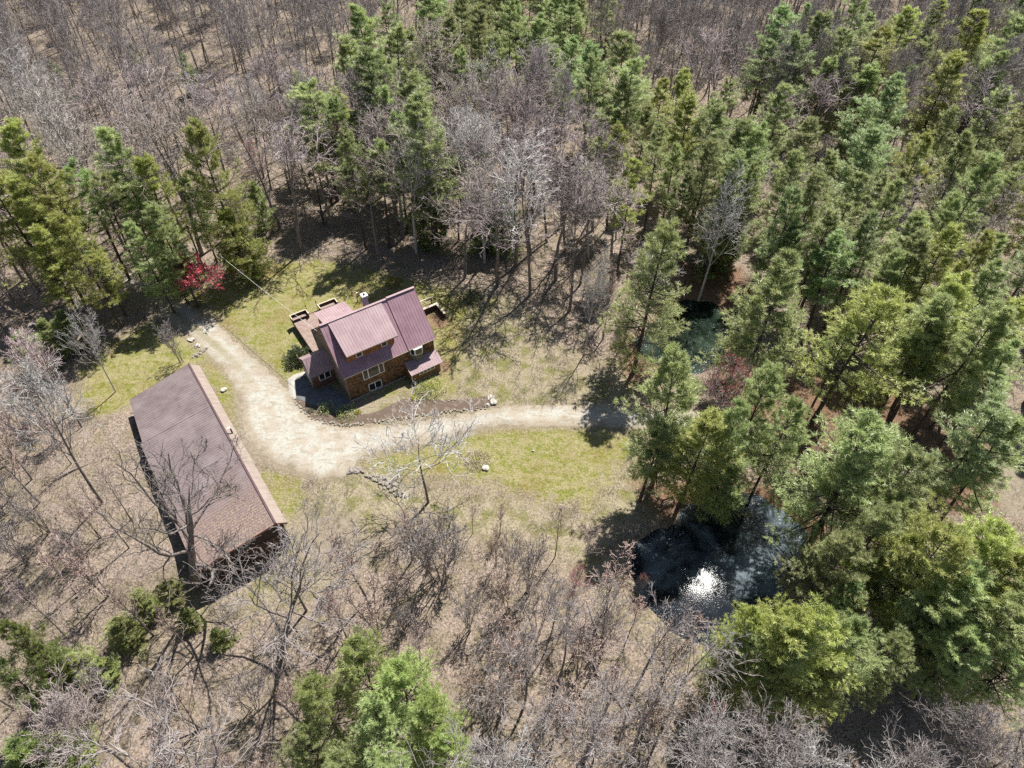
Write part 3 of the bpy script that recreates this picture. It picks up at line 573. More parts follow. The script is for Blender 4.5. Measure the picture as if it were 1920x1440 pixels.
def leaf_tris(rs,P,D,n,size,width,spread=.9,tintj=.25,tint=None,upb=.25,level=0.):
    """n narrow triangles fanning out from every point P along D"""
    N=len(P); d=unit(np.repeat(D,n,0)+rs.normal(0,spread,(N*n,3))+np.array([0,0,upb])); b=np.repeat(P,n,0)+rs.normal(0,size*.2,(N*n,3))
    s=unit(np.cross(d,rs.normal(0,1,(N*n,3))*(1-level)+np.array([0,-.12,1.])*level*1.6)); L=(size*rs.uniform(.6,1.25,(N*n,1))); w=width*rs.uniform(.7,1.3,(N*n,1))
    V=np.stack([b-s*w/2,b+s*w/2,b+d*L],1).reshape(-1,3); F=np.arange(N*n*3).reshape(-1,3)
    tt=np.repeat(np.clip((tint if tint is not None else .5)+rs.normal(0,tintj,N),0,1),n*3); return V,F,tt
def pine_proto(seed,H=24,crown0=.3,Rmax=4.9,dens=1.0,shape='pine',ragged=.22,r=.27):
    rs=np.random.RandomState(seed); tP,tR=stem(rs,H,r,12,.02,.012); z0=H*crown0
    if shape=='hemlock': prof=lambda t: Rmax*(1-t)**.8
    elif shape=='round': prof=lambda t: Rmax*np.sqrt(np.clip(1-(1.15*t-.15)**2,0.02,1))*(1-.25*t)
    else: prof=lambda t: Rmax*(1-t)**.52*(.70+.30*np.minimum(1,t*4))
    WF=rs.uniform(.6,1.15,80); nb=int((H-z0)/.95*5.6*dens); az=rs.uniform(0,2*PI,6); amp=rs.uniform(0,ragged,6)
    t=(np.arange(nb)+rs.uniform(0,1,nb))/nb; t=np.floor(t*(H-z0)/.95)*.95/(H-z0)+rs.uniform(0,.012,nb); t=np.clip(t,0,.985)
    wf=WF[(t*(H-z0)/.95+.5).astype(int)] if shape!='round' else 1.0; zz=z0+t*(H-z0); f=np.clip((zz+.3)/(H)*(11),0,10.99); i=f.astype(int); w=(f-i)[:,None]
    S=tP[0][i]*(1-w)+tP[0][np.minimum(i+1,11)]*w; phi=rs.uniform(0,2*PI,nb)
    lob=1+sum(amp[j]*np.cos((j+1)*phi+az[j]+zz*.35*(j-2)) for j in range(6))*.6
    L=prof(t)*lob*rs.uniform(.62,1.15,nb)*wf+.25; el=-.12+.95*t**1.6+rs.normal(0,.1,nb)
    d=np.stack([np.cos(phi)*np.cos(el),np.sin(phi)*np.cos(el),np.sin(el)],1); pts=[S]
    for k_ in range(5): pts.append(pts[-1]+d*(L/5)[:,None]); d=unit(d+np.array([0,0,.10])+rs.normal(0,.07,d.shape))
    bP=np.stack(pts,1); bR=(.012+.014*L)[:,None]*np.linspace(1,.25,6)
    nd=10 if shape!='hemlock' else 8
    dP_,dR_=spawn(rs,tP,tR,nd,.08 if crown0>.25 else .02,crown0,1.4,lambda t,l:rs.uniform(.8,2.6,(1,nd)),4,-.03,.1,.12)
    sP,sR=spawn(rs,bP,bR,8,.28,.98,.85,lambda t,l:(.42*l*(1.1-t)+.28),4,.12,.10,.5,.3,flat=True)
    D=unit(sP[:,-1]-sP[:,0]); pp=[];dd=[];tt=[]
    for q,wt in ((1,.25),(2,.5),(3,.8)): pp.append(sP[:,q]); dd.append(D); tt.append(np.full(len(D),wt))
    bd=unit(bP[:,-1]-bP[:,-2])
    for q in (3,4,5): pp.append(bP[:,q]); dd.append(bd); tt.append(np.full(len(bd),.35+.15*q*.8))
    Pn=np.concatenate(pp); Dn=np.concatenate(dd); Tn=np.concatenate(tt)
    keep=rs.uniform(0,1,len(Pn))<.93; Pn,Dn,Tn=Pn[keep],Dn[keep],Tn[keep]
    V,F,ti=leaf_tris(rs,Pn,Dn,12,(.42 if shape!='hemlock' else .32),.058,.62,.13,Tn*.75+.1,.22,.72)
    tv,tq=tubes([(tP,tR),(bP,bR),(dP_,dR_)],[8,4,3]); 
    nm='pine' if shape!='hemlock' else 'hemlock'
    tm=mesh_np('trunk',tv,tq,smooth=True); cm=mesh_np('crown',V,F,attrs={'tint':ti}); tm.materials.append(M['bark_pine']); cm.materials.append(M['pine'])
    return tm,cm,H
def bare_proto(seed,H=20,fork=.42,spread=1.0,limbs=15,r=.19,ang=.62,mats=('bark','twig'),buds=0,twr=1.0,nst=1,wig=.07,rat=.36,flat_top=0,heavy=1.0,cn=(6,5,3)):
    rs=np.random.RandomState(seed)
    if nst==1: tP,tR=stem(rs,H,r,10,.04,.035)
    else:
        st=[stem(rs,H*rs.uniform(.6,1),r*rs.uniform(.55,1),10,.02,.03,(rs.normal(0,.25),rs.normal(0,.25),-.2),(math.cos(j*2.4)*.22*spread,math.sin(j*2.4)*.22*spread,1)) for j in range(nst)]
        tP=np.concatenate([s[0] for s in st]); tR=np.concatenate([s[1] for s in st])
    lf=lambda t,l:(rat*spread*l*(1.12-.82*(t-fork)/(1-fork)))
    lP,lR=spawn(rs,tP,tR,limbs,fork,.97,ang,lf,7,.13,wig,.50*heavy,.3)
    bP,bR=spawn(rs,lP,lR,cn[0],.18,.98,.62,lambda t,l:.50*l*(1.15-.6*t),6,.07,wig*1.6,.55,.3)
    wP,wR=spawn(rs,bP,bR,cn[1],.15,1.,.62,lambda t,l:.50*l*(1.15-.5*t),4,.05,wig*2,.6,.4)
    xP,xR=spawn(rs,wP,wR,cn[2],.2,1.,.55,lambda t,l:.58*l,3,.04,.14,.7,.5)
    mn=.0165*twr; lR=np.maximum(lR,.02); bR=np.maximum(bR,mn*1.7); wR=np.maximum(wR,mn*1.15); xR=np.maximum(xR,mn*.85)
    tv,tq=tubes([(tP,tR),(lP,lR)],[8,5]); cv,cq=tubes([(bP,bR),(wP,wR),(xP,xR)],[4,3,3])
    tm=mesh_np('trunk',tv,tq,smooth=True); cm=mesh_np('crown',cv,cq); tm.materials.append(M[mats[0]]); cm.materials.append(M[mats[1]])
    bm_=None
    if buds:
        e=np.concatenate([xP[:,-1],wP[:,-1]]); dd=np.concatenate([unit(xP[:,-1]-xP[:,0]),unit(wP[:,-1]-wP[:,0])])
        V,F,ti=leaf_tris(rs,e,dd,buds,.12,.10,.9,.3); bm_=mesh_np('red_buds',V,F,attrs={'tint':ti}); bm_.materials.append(M['bud'])
    return tm,cm,H,bm_
PINES={'tall':[pine_proto(11,24,.34,4.8,1,'pine',.35),pine_proto(12,24,.42,4.4,.95,'pine',.45),pine_proto(13,24,.28,5.2,1,'pine',.35),pine_proto(14,24,.36,4.9,.9,'pine',.5),pine_proto(15,24,.46,5.2,.85,'pine',.5),pine_proto(16,24,.3,4.6,1,'pine',.45)],
 'full':[pine_proto(21,20,.16,5.4,1.05),pine_proto(22,20,.22,5.0,1.0,'pine',.35)],
 'round':[pine_proto(31,20,.34,5.6,1.15,'round',.35),pine_proto(33,20,.4,5.3,1.0,'round',.5),pine_proto(32,20,.30,5.0,1.1,'round',.4)],
 'thin':[pine_proto(41,24,.5,3.8,.75,'pine',.5),pine_proto(42,24,.55,4.0,.7,'pine',.5)],
 'hemlock':[pine_proto(51,9,.05,3.2,1.5,'hemlock',.3,.13)]}
BARES={'forest':[bare_proto(101,19,.42,.8,14,.18,cn=(5,4,3)),bare_proto(102,19,.5,.75,13,.17,cn=(5,5,3)),bare_proto(103,19,.38,.9,15,.19,.7,cn=(5,4,3)),bare_proto(104,19,.58,.8,12,.18,.55,cn=(5,5,3))],
 'pale':[bare_proto(111,20,.38,1.05,16,.20,.6,('bark','bark_pale'),twr=1.15),bare_proto(112,20,.30,1.15,17,.22,.7,('bark_pale','bark_pale'),twr=1.15)],
 'fan':[bare_proto(121,18,.34,1.1,20,.20,.62,('bark','bark_pale'),twr=1.1,rat=.42),bare_proto(122,18,.4,1.0,18,.19,.55,('bark','twig'),twr=1.2,rat=.42)],
 'big':[bare_proto(131,21,.24,1.25,13,.55,.85,('bark','bark'),twr=1.4,wig=.17,rat=.48,heavy=1.15),bare_proto(132,17,.2,1.3,12,.33,.95,('bark','twig'),twr=1.35,wig=.17,rat=.48,heavy=1.1)],
 'limby':[bare_proto(171,13,.34,1.35,15,.19,1.05,('bark','bark_pale'),rat=.47,cn=(6,4,3),twr=1.35,wig=.12)],
 'clump':[bare_proto(141,11,.3,.8,6,.075,.36,nst=8,rat=.36,cn=(4,3,2),twr=.85),bare_proto(142,9,.25,.9,6,.06,.4,nst=7,rat=.38,cn=(4,3,2),twr=.85)],
 'slender':[bare_proto(181,12,.25,.62,12,.10,.34,('bark','brush'),cn=(4,4,2),twr=.9,rat=.46),bare_proto(182,12,.3,.6,11,.09,.3,('bark','twig'),cn=(4,3,2),twr=.9,rat=.5),bare_proto(183,12,.22,.6,10,.085,.34,('bark','brush'),cn=(4,3,2),twr=.9,rat=.46,nst=3)],
 'red':[bare_proto(151,7,.25,1.2,13,.09,.75,('bark','bark'),4,twr=.8,rat=.42),bare_proto(152,15,.4,.9,13,.13,.6,('bark','twig'),1,twr=.9)],
 'sapling':[bare_proto(161,7,.25,.8,9,.045,.45,twr=.8,rat=.38,cn=(4,3,2)),bare_proto(162,5.5,.2,.9,9,.04,.55,twr=.8,rat=.4,cn=(4,3,2))]}
PLACED=[]   # (species, x, y, px base, px top, object, h, desc)
seen_mesh={}
def put_tree(kind,lib,x,y,h,width=1.0,rot=None,desc='',color=(1,1,1,1),idx=None,tilt=(0,0)):
    rnd=random.Random(int(abs(x)*131+abs(y)*977)); protos=lib[kind]; pr=protos[(rnd.randrange(len(protos)) if idx is None else idx)%len(protos)]
    s=h/pr[2]; z=HZ(x,y)
    nm={'tall':'pine_tree','full':'pine_tree','round':'pine_tree','thin':'pine_tree','hemlock':'hemlock_tree','sapling':'bare_sapling','clump':'bare_shrub','red':'maple_tree'}.get(kind,'bare_tree')
    o=bpy.data.objects.new(nm,None); C.objects.link(o); o.location=(x,y,z-.05); o.empty_display_size=.5
    rz=rnd.uniform(0,2*PI) if rot is None else rot; lx,ly=tilt   # tilt = lean towards +x, +y of the place
    o.rotation_euler=(-(-lx*math.sin(rz)+ly*math.cos(rz)),lx*math.cos(rz)+ly*math.sin(rz),rz); o.scale=(s*width,s*width,s)
    for n_,me in (('trunk',pr[0]),('crown',pr[1]))+((('red_buds',pr[3]),) if len(pr)>3 and pr[3] else ()):
        c=bpy.data.objects.new(n_,me); C.objects.link(c); c.parent=o; c.color=color if n_!='trunk' else (1,1,1,1)
    b=PX([(x,y,z)])[0]; t=PX([(x,y,z+h)])[0]; PLACED.append([nm,kind,x,y,b,t,o,h,desc,width]); return o
GREEN=(1,1,1,1); YEL=(1.14,1.06,.74,1); DK=(.79,.87,.78,1); OLV=(1.04,1.0,1.0,1); BLU=(.93,1.0,1.055,1)
def pine_top(px,py,h,kind='tall',w=1.0,col=GREEN,desc=''):
    """place by where its tip shows"""
    p=G(px,py,h); w=w*(1.2 if py<200 else 1); return put_tree(kind,PINES,p[0],p[1],h,w,None,desc,col,None,(rnd.uniform(-.03,.03),rnd.uniform(-.03,.03)))
def base_tree(px,py,h,kind,lib=BARES,w=1.0,col=(1,1,1,1),idx=None,rot=None,desc='',tilt=(0,0)):
    p=G(px,py,0); return put_tree(kind,lib,p[0],p[1],h,w,rot,desc,col,idx,tilt)
T='tall';Fu='full';Ro='round';Th='thin'
# left stand
for a in [(15,240,24,T,1.15,YEL),(70,300,23,T,1.1,YEL),(20,330,22,T,1.1,YEL),(110,400,20,T,1.1,YEL),(50,430,17,T,1.2,YEL),(-30,300,24,T,1.2,YEL),(205,245,24,T,1.15,OLV),(255,300,21,T,1.1,YEL),(290,385,18,T,1.1,GREEN),(170,330,21,Th,1.1,OLV),
   (368,236,25,Fu,.9,(1.1,1.05,.8,1)),(300,450,12,Fu,.9,GREEN),(250,420,16,T,1.0,GREEN),(130,300,21,Th,1.1,DK),(345,330,16,T,.9,DK),(225,350,17,T,.9,GREEN),(160,450,14,Th,1.2,OLV),
   (420,390,13,'hemlock',1.0,YEL),(110,585,7,'hemlock',1.1,DK),(30,625,8,'hemlock',1.1,DK),(75,600,7,'hemlock',1.0,GREEN),(340,100,9,'hemlock',.7,DK),(90,110,9,'hemlock',.8,DK),(240,80,8,'hemlock',.7,DK),
# middle
   (690,98,25,T,1.0,DK),(755,135,24,T,1.0,GREEN),(715,165,21,T,.9,GREEN),(585,150,22,Th,1.3,OLV),(620,185,20,T,.85,DK),(645,245,21,T,.95,GREEN),(700,265,19,Th,1.2,OLV),(735,215,21,T,1.0,DK),(570,260,16,Th,1.2,OLV),(850,300,15,Th,1.1,DK),(585,215,17,Th,1.3,DK),(795,180,26,T,1.05,GREEN),(775,260,18,T,.8,GREEN),(660,215,17,Th,1.2,OLV),(800,330,13,'hemlock',.9,DK),
   (838,35,22,T,.9,OLV),(895,15,22,T,1.0,OLV),(930,70,20,T,1.0,GREEN),(870,95,19,T,.9,GREEN),(815,95,18,T,.9,GREEN),(905,120,15,T,.9,OLV),(1018,32,22,T,1.1,GREEN),(1050,85,19,T,.9,GREEN),(990,60,19,T,.9,GREEN),(720,10,20,Th,1,DK),
   (1108,105,21,T,.9,GREEN),(1190,112,22,T,1.0,OLV),(1165,150,19,T,.9,OLV),(1210,200,18,T,.9,OLV),(1135,190,17,Th,1.1,GREEN),(1160,235,19,T,.9,YEL),(1185,310,20,T,1.0,YEL),(1120,245,17,Th,1.1,OLV),(940,345,12,'hemlock',1.1,DK),(905,390,9,'hemlock',1.0,DK),
   (1240,240,20,T,.9,OLV),(1300,180,21,T,1.0,YEL),(1345,195,22,T,1.0,GREEN),(1390,225,22,T,1.0,GREEN),(1440,235,22,T,.95,GREEN),(1330,260,21,T,1.0,OLV),(1385,290,21,T,1.05,GREEN),(1420,310,19,T,.9,OLV),(1270,270,18,T,.9,OLV),(1365,350,17,T,.95,YEL),
   (1238,425,24,Fu,.95,OLV),(1285,330,15,Th,1.1,DK),(1375,390,12,'hemlock',1.1,DK),
   (1490,290,22,T,.95,OLV),(1560,275,20,Th,1.2,OLV),(1540,320,22,T,1.0,OLV),(1500,360,21,T,1.0,BLU),(1600,330,22,T,1.0,OLV),(1650,320,20,T,1.0,OLV),(1560,390,20,Th,1.3,OLV),(1690,345,21,T,1.0,OLV),(1725,400,21,T,1.1,OLV),(1640,400,20,T,1.1,BLU),
   (1590,440,19,Th,1.4,DK),(1500,420,17,Th,1.3,DK),(1740,450,20,T,1.1,OLV),(1800,370,19,T,.9,OLV),(1790,425,21,T,1.1,YEL),(1845,440,20,T,1.0,YEL),(1880,500,20,T,1.1,GREEN),(1690,480,18,T,1.0,OLV),
# far right top
   (1465,15,23,T,1.0,BLU),(1500,60,22,T,1.1,BLU),(1540,25,22,T,1.1,GREEN),(1585,55,22,T,1.0,GREEN),(1620,0,22,T,1.0,GREEN),(1655,50,22,T,1.2,YEL),(1700,15,22,T,1.1,YEL),(1440,80,20,T,1.0,BLU),(1560,110,19,T,1.0,GREEN),(1755,0,22,T,1.0,YEL),(1830,0,21,T,.9,GREEN),
   (1690,140,23,T,1.0,BLU),(1795,105,22,T,1.1,YEL),(1905,45,22,T,1.1,GREEN),(1870,95,21,T,1.0,GREEN),(1885,165,21,T,1.0,OLV),(1915,215,20,T,1.0,OLV),(1800,200,18,T,.9,OLV),(1650,190,18,Th,1.2,BLU),(1915,300,19,T,1,OLV),
# around the small pond and right
   (1470,500,23,Fu,1.12,OLV),(1420,560,15,Fu,.9,OLV),(1640,550,22,Ro,1.12,YEL),(1600,600,16,Fu,.8,GREEN),(1700,620,13,Fu,.8,GREEN),(1820,525,22,T,1.2,YEL),(1775,560,21,T,1.1,OLV),(1870,580,22,T,1.2,OLV),(1915,560,20,T,1.2,YEL),(1905,640,20,T,1.1,GREEN),(1780,610,17,Th,1.3,OLV),(1850,650,15,Th,1.3,GREEN),
   (1285,668,23,Fu,.98,OLV),(1405,745,21,Fu,.68,GREEN),(1330,760,19,T,1.2,YEL),(1450,690,20,Fu,.9,GREEN),(1490,745,18,Ro,.8,GREEN),(1388,845,13,Fu,.9,GREEN),(1235,790,15,Th,1.4,OLV),
   (1650,800,21,Ro,1.15,GREEN),(1610,870,17,Ro,.85,OLV),(1725,850,18,Ro,.95,GREEN),(1680,930,15,Ro,.85,OLV),(1890,760,22,T,1.2,BLU),(1915,800,20,T,1.1,OLV),
   (1665,975,17,Ro,.85,GREEN),(1600,1015,16,Ro,.85,OLV),(1700,1020,15,Ro,.9,YEL),(1620,1050,12,Ro,.8,YEL),(1600,1090,12,Ro,.65,BLU),
   (1800,1000,19,Ro,1.0,YEL),(1870,990,19,Ro,1.0,YEL),(1915,1040,18,Ro,1.0,YEL),(1840,1080,17,Ro,1.0,GREEN),(1900,1140,17,Ro,1.0,OLV),(1790,1130,15,Ro,1.0,GREEN),(1850,1200,14,Ro,1.0,GREEN),(1920,1230,13,Ro,1.0,GREEN),(1760,1060,14,Ro,.8,BLU),(1960,1100,17,Ro,1.0,GREEN),
   (1420,1150,16,Ro,.7,YEL),(1480,1160,18,Ro,.85,YEL),(1555,1165,18,Ro,.9,YEL),(1610,1180,16,Ro,.85,GREEN),(1510,1190,16,Ro,.9,GREEN),(1420,1190,15,Ro,.85,GREEN),(1385,1215,13,Ro,.7,GREEN),(1690,1200,14,Ro,.8,GREEN),(1570,1240,13,Ro,.8,GREEN),(1470,1240,12,Ro,.8,OLV),(1740,1150,12,Ro,.7,GREEN),
# bottom left evergreens
   (670,1225,16,Ro,.85,(1.0,1.02,.82,1)),(740,1250,16,Ro,.85,(1.0,1.02,.82,1)),(590,1290,15,Ro,.8,(1.0,1.02,.82,1)),(790,1330,15,Ro,.8,(1.0,1.02,.82,1)),(690,1330,15,Ro,.9,GREEN),(560,1370,13,Ro,.8,GREEN),(840,1400,13,Ro,.8,(1.0,1.02,.82,1)),(740,1420,14,Ro,.9,GREEN),(630,1430,13,Ro,.85,GREEN),
   (0,1165,14,Fu,.62,(.62,.64,.42,1)),(-30,1240,13,Fu,.6,(.55,.6,.45,1)),(55,1215,8,'hemlock',.9,(.6,.64,.48,1)),(250,1110,4.8,'hemlock',1.32,(.95,.88,.78,1)),(300,1090,4.0,'hemlock',1.26,(.95,.88,.78,1)),(215,1160,4.8,'hemlock',1.38,(.95,.88,.78,1)),(340,1140,3.6,'hemlock',1.15,(.95,.88,.78,1)),(130,1230,4.8,'hemlock',1.26,(.95,.88,.78,1)),(400,1180,3.2,'hemlock',1.26,(.95,.88,.78,1)),(180,1240,4.0,'hemlock',1.26,(.95,.88,.78,1)),(100,1390,6.4,'hemlock',1.26,(.95,.88,.78,1)),(20,1400,9,'hemlock',1.1,(.65,.68,.55,1)),
   (1380,400,9,'hemlock',1,DK),(470,340,10,'hemlock',.8,OLV)]: pine_top(*a)
# the pine belt closes up between the trees named above
rp2=np.random.RandomState(31)
for poly,spc in (([(1070,230),(1230,300),(1400,350),(1500,420),(1620,430),(1900,540),(2050,700),(2000,790),(1850,760),(1720,640),(1600,640),(1400,520),(1340,430),(1180,400),(1100,330)],8.0),([(1440,180),(1960,130),(1990,330),(1750,400),(1470,300)],9.5),([(560,330),(820,130),(1100,130),(1060,250),(900,310),(700,380),(600,400)],8.5),([(800,60),(1100,30),(1150,130),(850,170)],9)):
    W=GP(poly); lo=W.min(0); hi=W.max(0)
    for x_,y_ in rp2.uniform(lo,hi,(900,2)):
        if not inside([(x_,y_)],W)[0] or min(np.hypot(p[2]-x_,p[3]-y_) for p in PLACED)<spc*.72 or sdf(np.array([[x_,y_]]),POND2)[0]<3: continue
        put_tree(['tall','tall','thin','full'][rp2.randint(4)],PINES,x_,y_,rp2.uniform(15,23),rp2.uniform(1.0,1.4),None,'',[GREEN,OLV,OLV,YEL,BLU][rp2.randint(5)])
# particular bare trees
PC=(1.4,1.4,1.42,1)
base_tree(888,440,21,'fan',w=1.0,idx=0,col=PC); base_tree(905,420,19,'fan',w=.95,idx=0,col=PC)
base_tree(994,553,24,'pale',w=1.1,idx=0,col=PC); base_tree(1010,330,21,'fan',w=.95,idx=1,col=(1.2,1.15,1.2,1)); base_tree(1035,345,20,'fan',w=.9,idx=1); base_tree(1310,560,20,'pale',w=.9,idx=1)
base_tree(1095,665,17,'pale',w=.6,idx=1); base_tree(75,330,24,'pale',w=1.15,idx=1); base_tree(170,360,22,'pale',w=1.0,idx=1); base_tree(50,200,22,'pale',idx=1); base_tree(20,640,20,'pale',idx=0); base_tree(300,350,18,'pale',w=.9,idx=0)
base_tree(217,735,14,'pale',w=.7,idx=1); base_tree(390,573,9,'red',w=1.15,idx=0,col=(1.9,1.6,1.6,1)); base_tree(342,680,8,'clump',w=.9,idx=1)
_p=G(1372,672,19); put_tree('red',BARES,_p[0],_p[1],19,.75,None,'',(1.2,1.1,1.1,1),1); base_tree(500,400,13,'red',w=.9,idx=1); base_tree(1500,300,15,'red',w=.9,idx=1); base_tree(1065,1160,10,'red',w=.9,idx=1); base_tree(1200,1110,4.5,'red',w=.7,idx=1,col=(.75,.7,.68,1)); base_tree(660,395,16,'red',w=.8,idx=1,col=(.9,.7,.65,1)); base_tree(1310,1400,10,'red',w=.9,idx=1)
base_tree(368,1092,21,'big',w=1.0,idx=0,rot=2.7,tilt=(.2,-.03)); base_tree(205,960,22,'pale',w=.9,idx=0,rot=3.3); base_tree(525,1235,20,'big',w=.9,idx=1,rot=.5,tilt=(.34,.05)); base_tree(575,1145,12,'big',w=.7,idx=1,rot=2.5); base_tree(420,1560,20,'big',w=.95,idx=1,rot=4)
base_tree(803,942,13,'limby',w=1.0,idx=0,rot=2.2,col=(1.25,1.25,1.28,1)); base_tree(250,1440,13,'fan',w=1.3,idx=1,col=(1.05,1,.98,1))
for a in [(822,1085,13,1.0),(800,1060,11,.9),(850,1050,9,.9),(990,1110,13,.8),(1005,1180,11,.8),(955,1080,9,.8),(880,1180,9,1),(920,1250,9,1),(760,1180,7,.9),(1075,1230,9,.9),(1130,1210,10,.7),(620,1160,6,.8),(100,1010,8,1.2),(60,1060,8,1.2),(170,1060,7,1.2),(40,960,7,1.2),(440,1180,6,1),(480,1330,8,1),(1640,1180,9,1),(1690,1190,9,1),(330,1330,7,1),(200,1300,7,1),(1350,690,4,.9)]: base_tree(a[0],a[1],a[2],'clump',w=a[3])
for a in [(1045,1280,16),(1125,1240,14),(1185,1300,17),(1250,1345,18),(1110,1400,18),(1000,1440,18),(980,1330,16),(900,1400,15),(1330,1430,17),(1180,1440,18),(1060,1500,20),(1250,1520,20),(940,1520,19),(830,1560,18),(1400,1500,18),(1030,1200,12)]: base_tree(a[0],a[1],a[2],'forest',w=1.0)
for a in [(1560,1560,18,1.1),(1620,1480,14,.9),(1700,1440,13,.9),(1780,1480,12,.9),(980,1560,18,1.0),(1280,1200+270,15,.9),(1460,1540,16,1.0),(1860,1440,10,.9),(60,1560,16,1),(150,1600,16,1.1)]: base_tree(a[0],a[1],a[2],'fan' if a[2]<16 else 'pale',w=a[3])

# random woodland of bare trees, kept off the lawns, drive, buildings and ponds
BARN_P=[BW(-2,-3)[:2],BW(31,-3)[:2],BW(31,11)[:2],BW(-2,11)[:2]]; HOUSE_P=[HW(-5,-3)[:2],HW(21,-3)[:2],HW(21,20)[:2],HW(-5,20)[:2]]
KEEP=[DRIVE]+LAWNS+[POND1,POND2,np.array(BARN_P),np.array(HOUSE_P)]
CLEARPX=[(290,560),(560,488),(960,550),(1010,640),(1180,690),(1200,790),(1170,900),(1100,960),(880,930),(640,905),(560,960),(400,960),(240,790),(250,700)]
def clearings(x,y,marg=1.2): return min(float(sdf(np.array([[x,y]]),P)[0]) for P in KEEP)<marg
WOODS=[([(-300,-260),(1010,-260),(1010,60),(800,130),(560,330),(470,470),(400,500),(240,520),(100,560),(-300,560)],6.5,(16,25),'forest',0),
 ([(470,330),(900,240),(1150,430),(1180,560),(1090,600),(1000,560),(850,520),(600,480),(490,450)],5.0,(15,22),'forest',0),
 ([(980,-260),(2300,-260),(2300,420),(1500,330),(1420,330),(1150,220),(1080,100)],5.0,(15,23),'forest',0),
 ([(1060,560),(1260,480),(1300,560),(1180,690),(1080,640)],3.6,(6,13),'forest',0),
 ([(1400,300),(1900,430),(2000,900),(1750,700),(1350,520)],8,(12,17),'forest',0),
 ([(-260,560),(180,540),(170,700),(230,860),(300,1040),(380,1150),(520,1180),(520,1500),(-260,1700)],4.6,(8,15),'forest',1),
 ([(640,960),(1080,1010),(1250,1200),(1330,1280),(1500,1300),(2000,1250),(2100,1650),(500,1650),(520,1200),(640,1100)],4.2,(9,15.5),'forest',1)]
rs=np.random.RandomState(77); pts_bare=[]
allx=[(p[2],p[3]) for p in PLACED]; feat=[(p[2],p[3]) for p in PLACED if p[1] in ('fan','pale','red','big','limby','round','full')]
for poly,spc,(h0,h1),kd,lim in WOODS:
    W=GP([(a,max(b,-330)) for a,b in poly]); lo=W.min(0); hi=W.max(0); n=int((hi[0]-lo[0])*(hi[1]-lo[1])/(spc*spc)*2.2)
    P=rs.uniform(lo,hi,(n,2)); P=P[inside(P,W)]; q=PX(np.c_[P,np.zeros(len(P))]); P=P[(q[:,0]>-230)&(q[:,0]<2150)&(q[:,1]>-40)&(q[:,1]<1680)]
    for x,y in P:
        if pts_bare and (np.hypot(*(np.array([c[:2] for c in pts_bare])-[x,y]).T)).min()<spc*.72: continue
        if clearings(x,y): continue
        h=rs.uniform(h0,h1); t=PX([(x,y,h*.8),(x,y,h)])
        if lim and inside(t,CLEARPX).any(): h*=.6; t=PX([(x,y,h)]); 
        if lim and inside(t,CLEARPX).any(): continue
        if min(np.hypot(a-x,b-y) for a,b in allx)<1.6 or min(np.hypot(a-x,b-y) for a,b in feat)<4.2: continue
        pts_bare.append((x,y,h,kd,lim))
pts_bare.sort(key=lambda c:np.hypot(c[0],c[1]))
nb=len([p for p in PLACED if p[0]=='bare_tree'])
NEAR=pts_bare[:max(0,296-nb)]; REST=pts_bare[len(NEAR):]
print('bare total',len(pts_bare),'rest',len(REST))
for x,y,h,kd,lim_ in NEAR:
    kk=kd if rs.uniform()<.80 else ('pale' if h>13 else 'fan')
    if h<15.6 and lim_ and kk!='pale': kk='slender' if h>5 else 'sapling'
    elif h<13.2 and kk=='forest': kk='slender'
    if kk=='slender' and rs.uniform()<.07: kk='clump'
    v=rs.uniform(.7,1.3); warm=(1.08,1.05,1.0) if y<75 else (1,1,1); put_tree(kk,BARES,x,y,h*(1 if kk!='clump' else .8),(rs.uniform(1.2,1.8) if kk=='forest' and h>15 else rs.uniform(.85,1.25)),None,'',(v*1.02*warm[0],v*rs.uniform(.93,1),v*rs.uniform(.9,1.02)*warm[2],1),None,(rs.normal(0,.04),rs.normal(0,.04)))
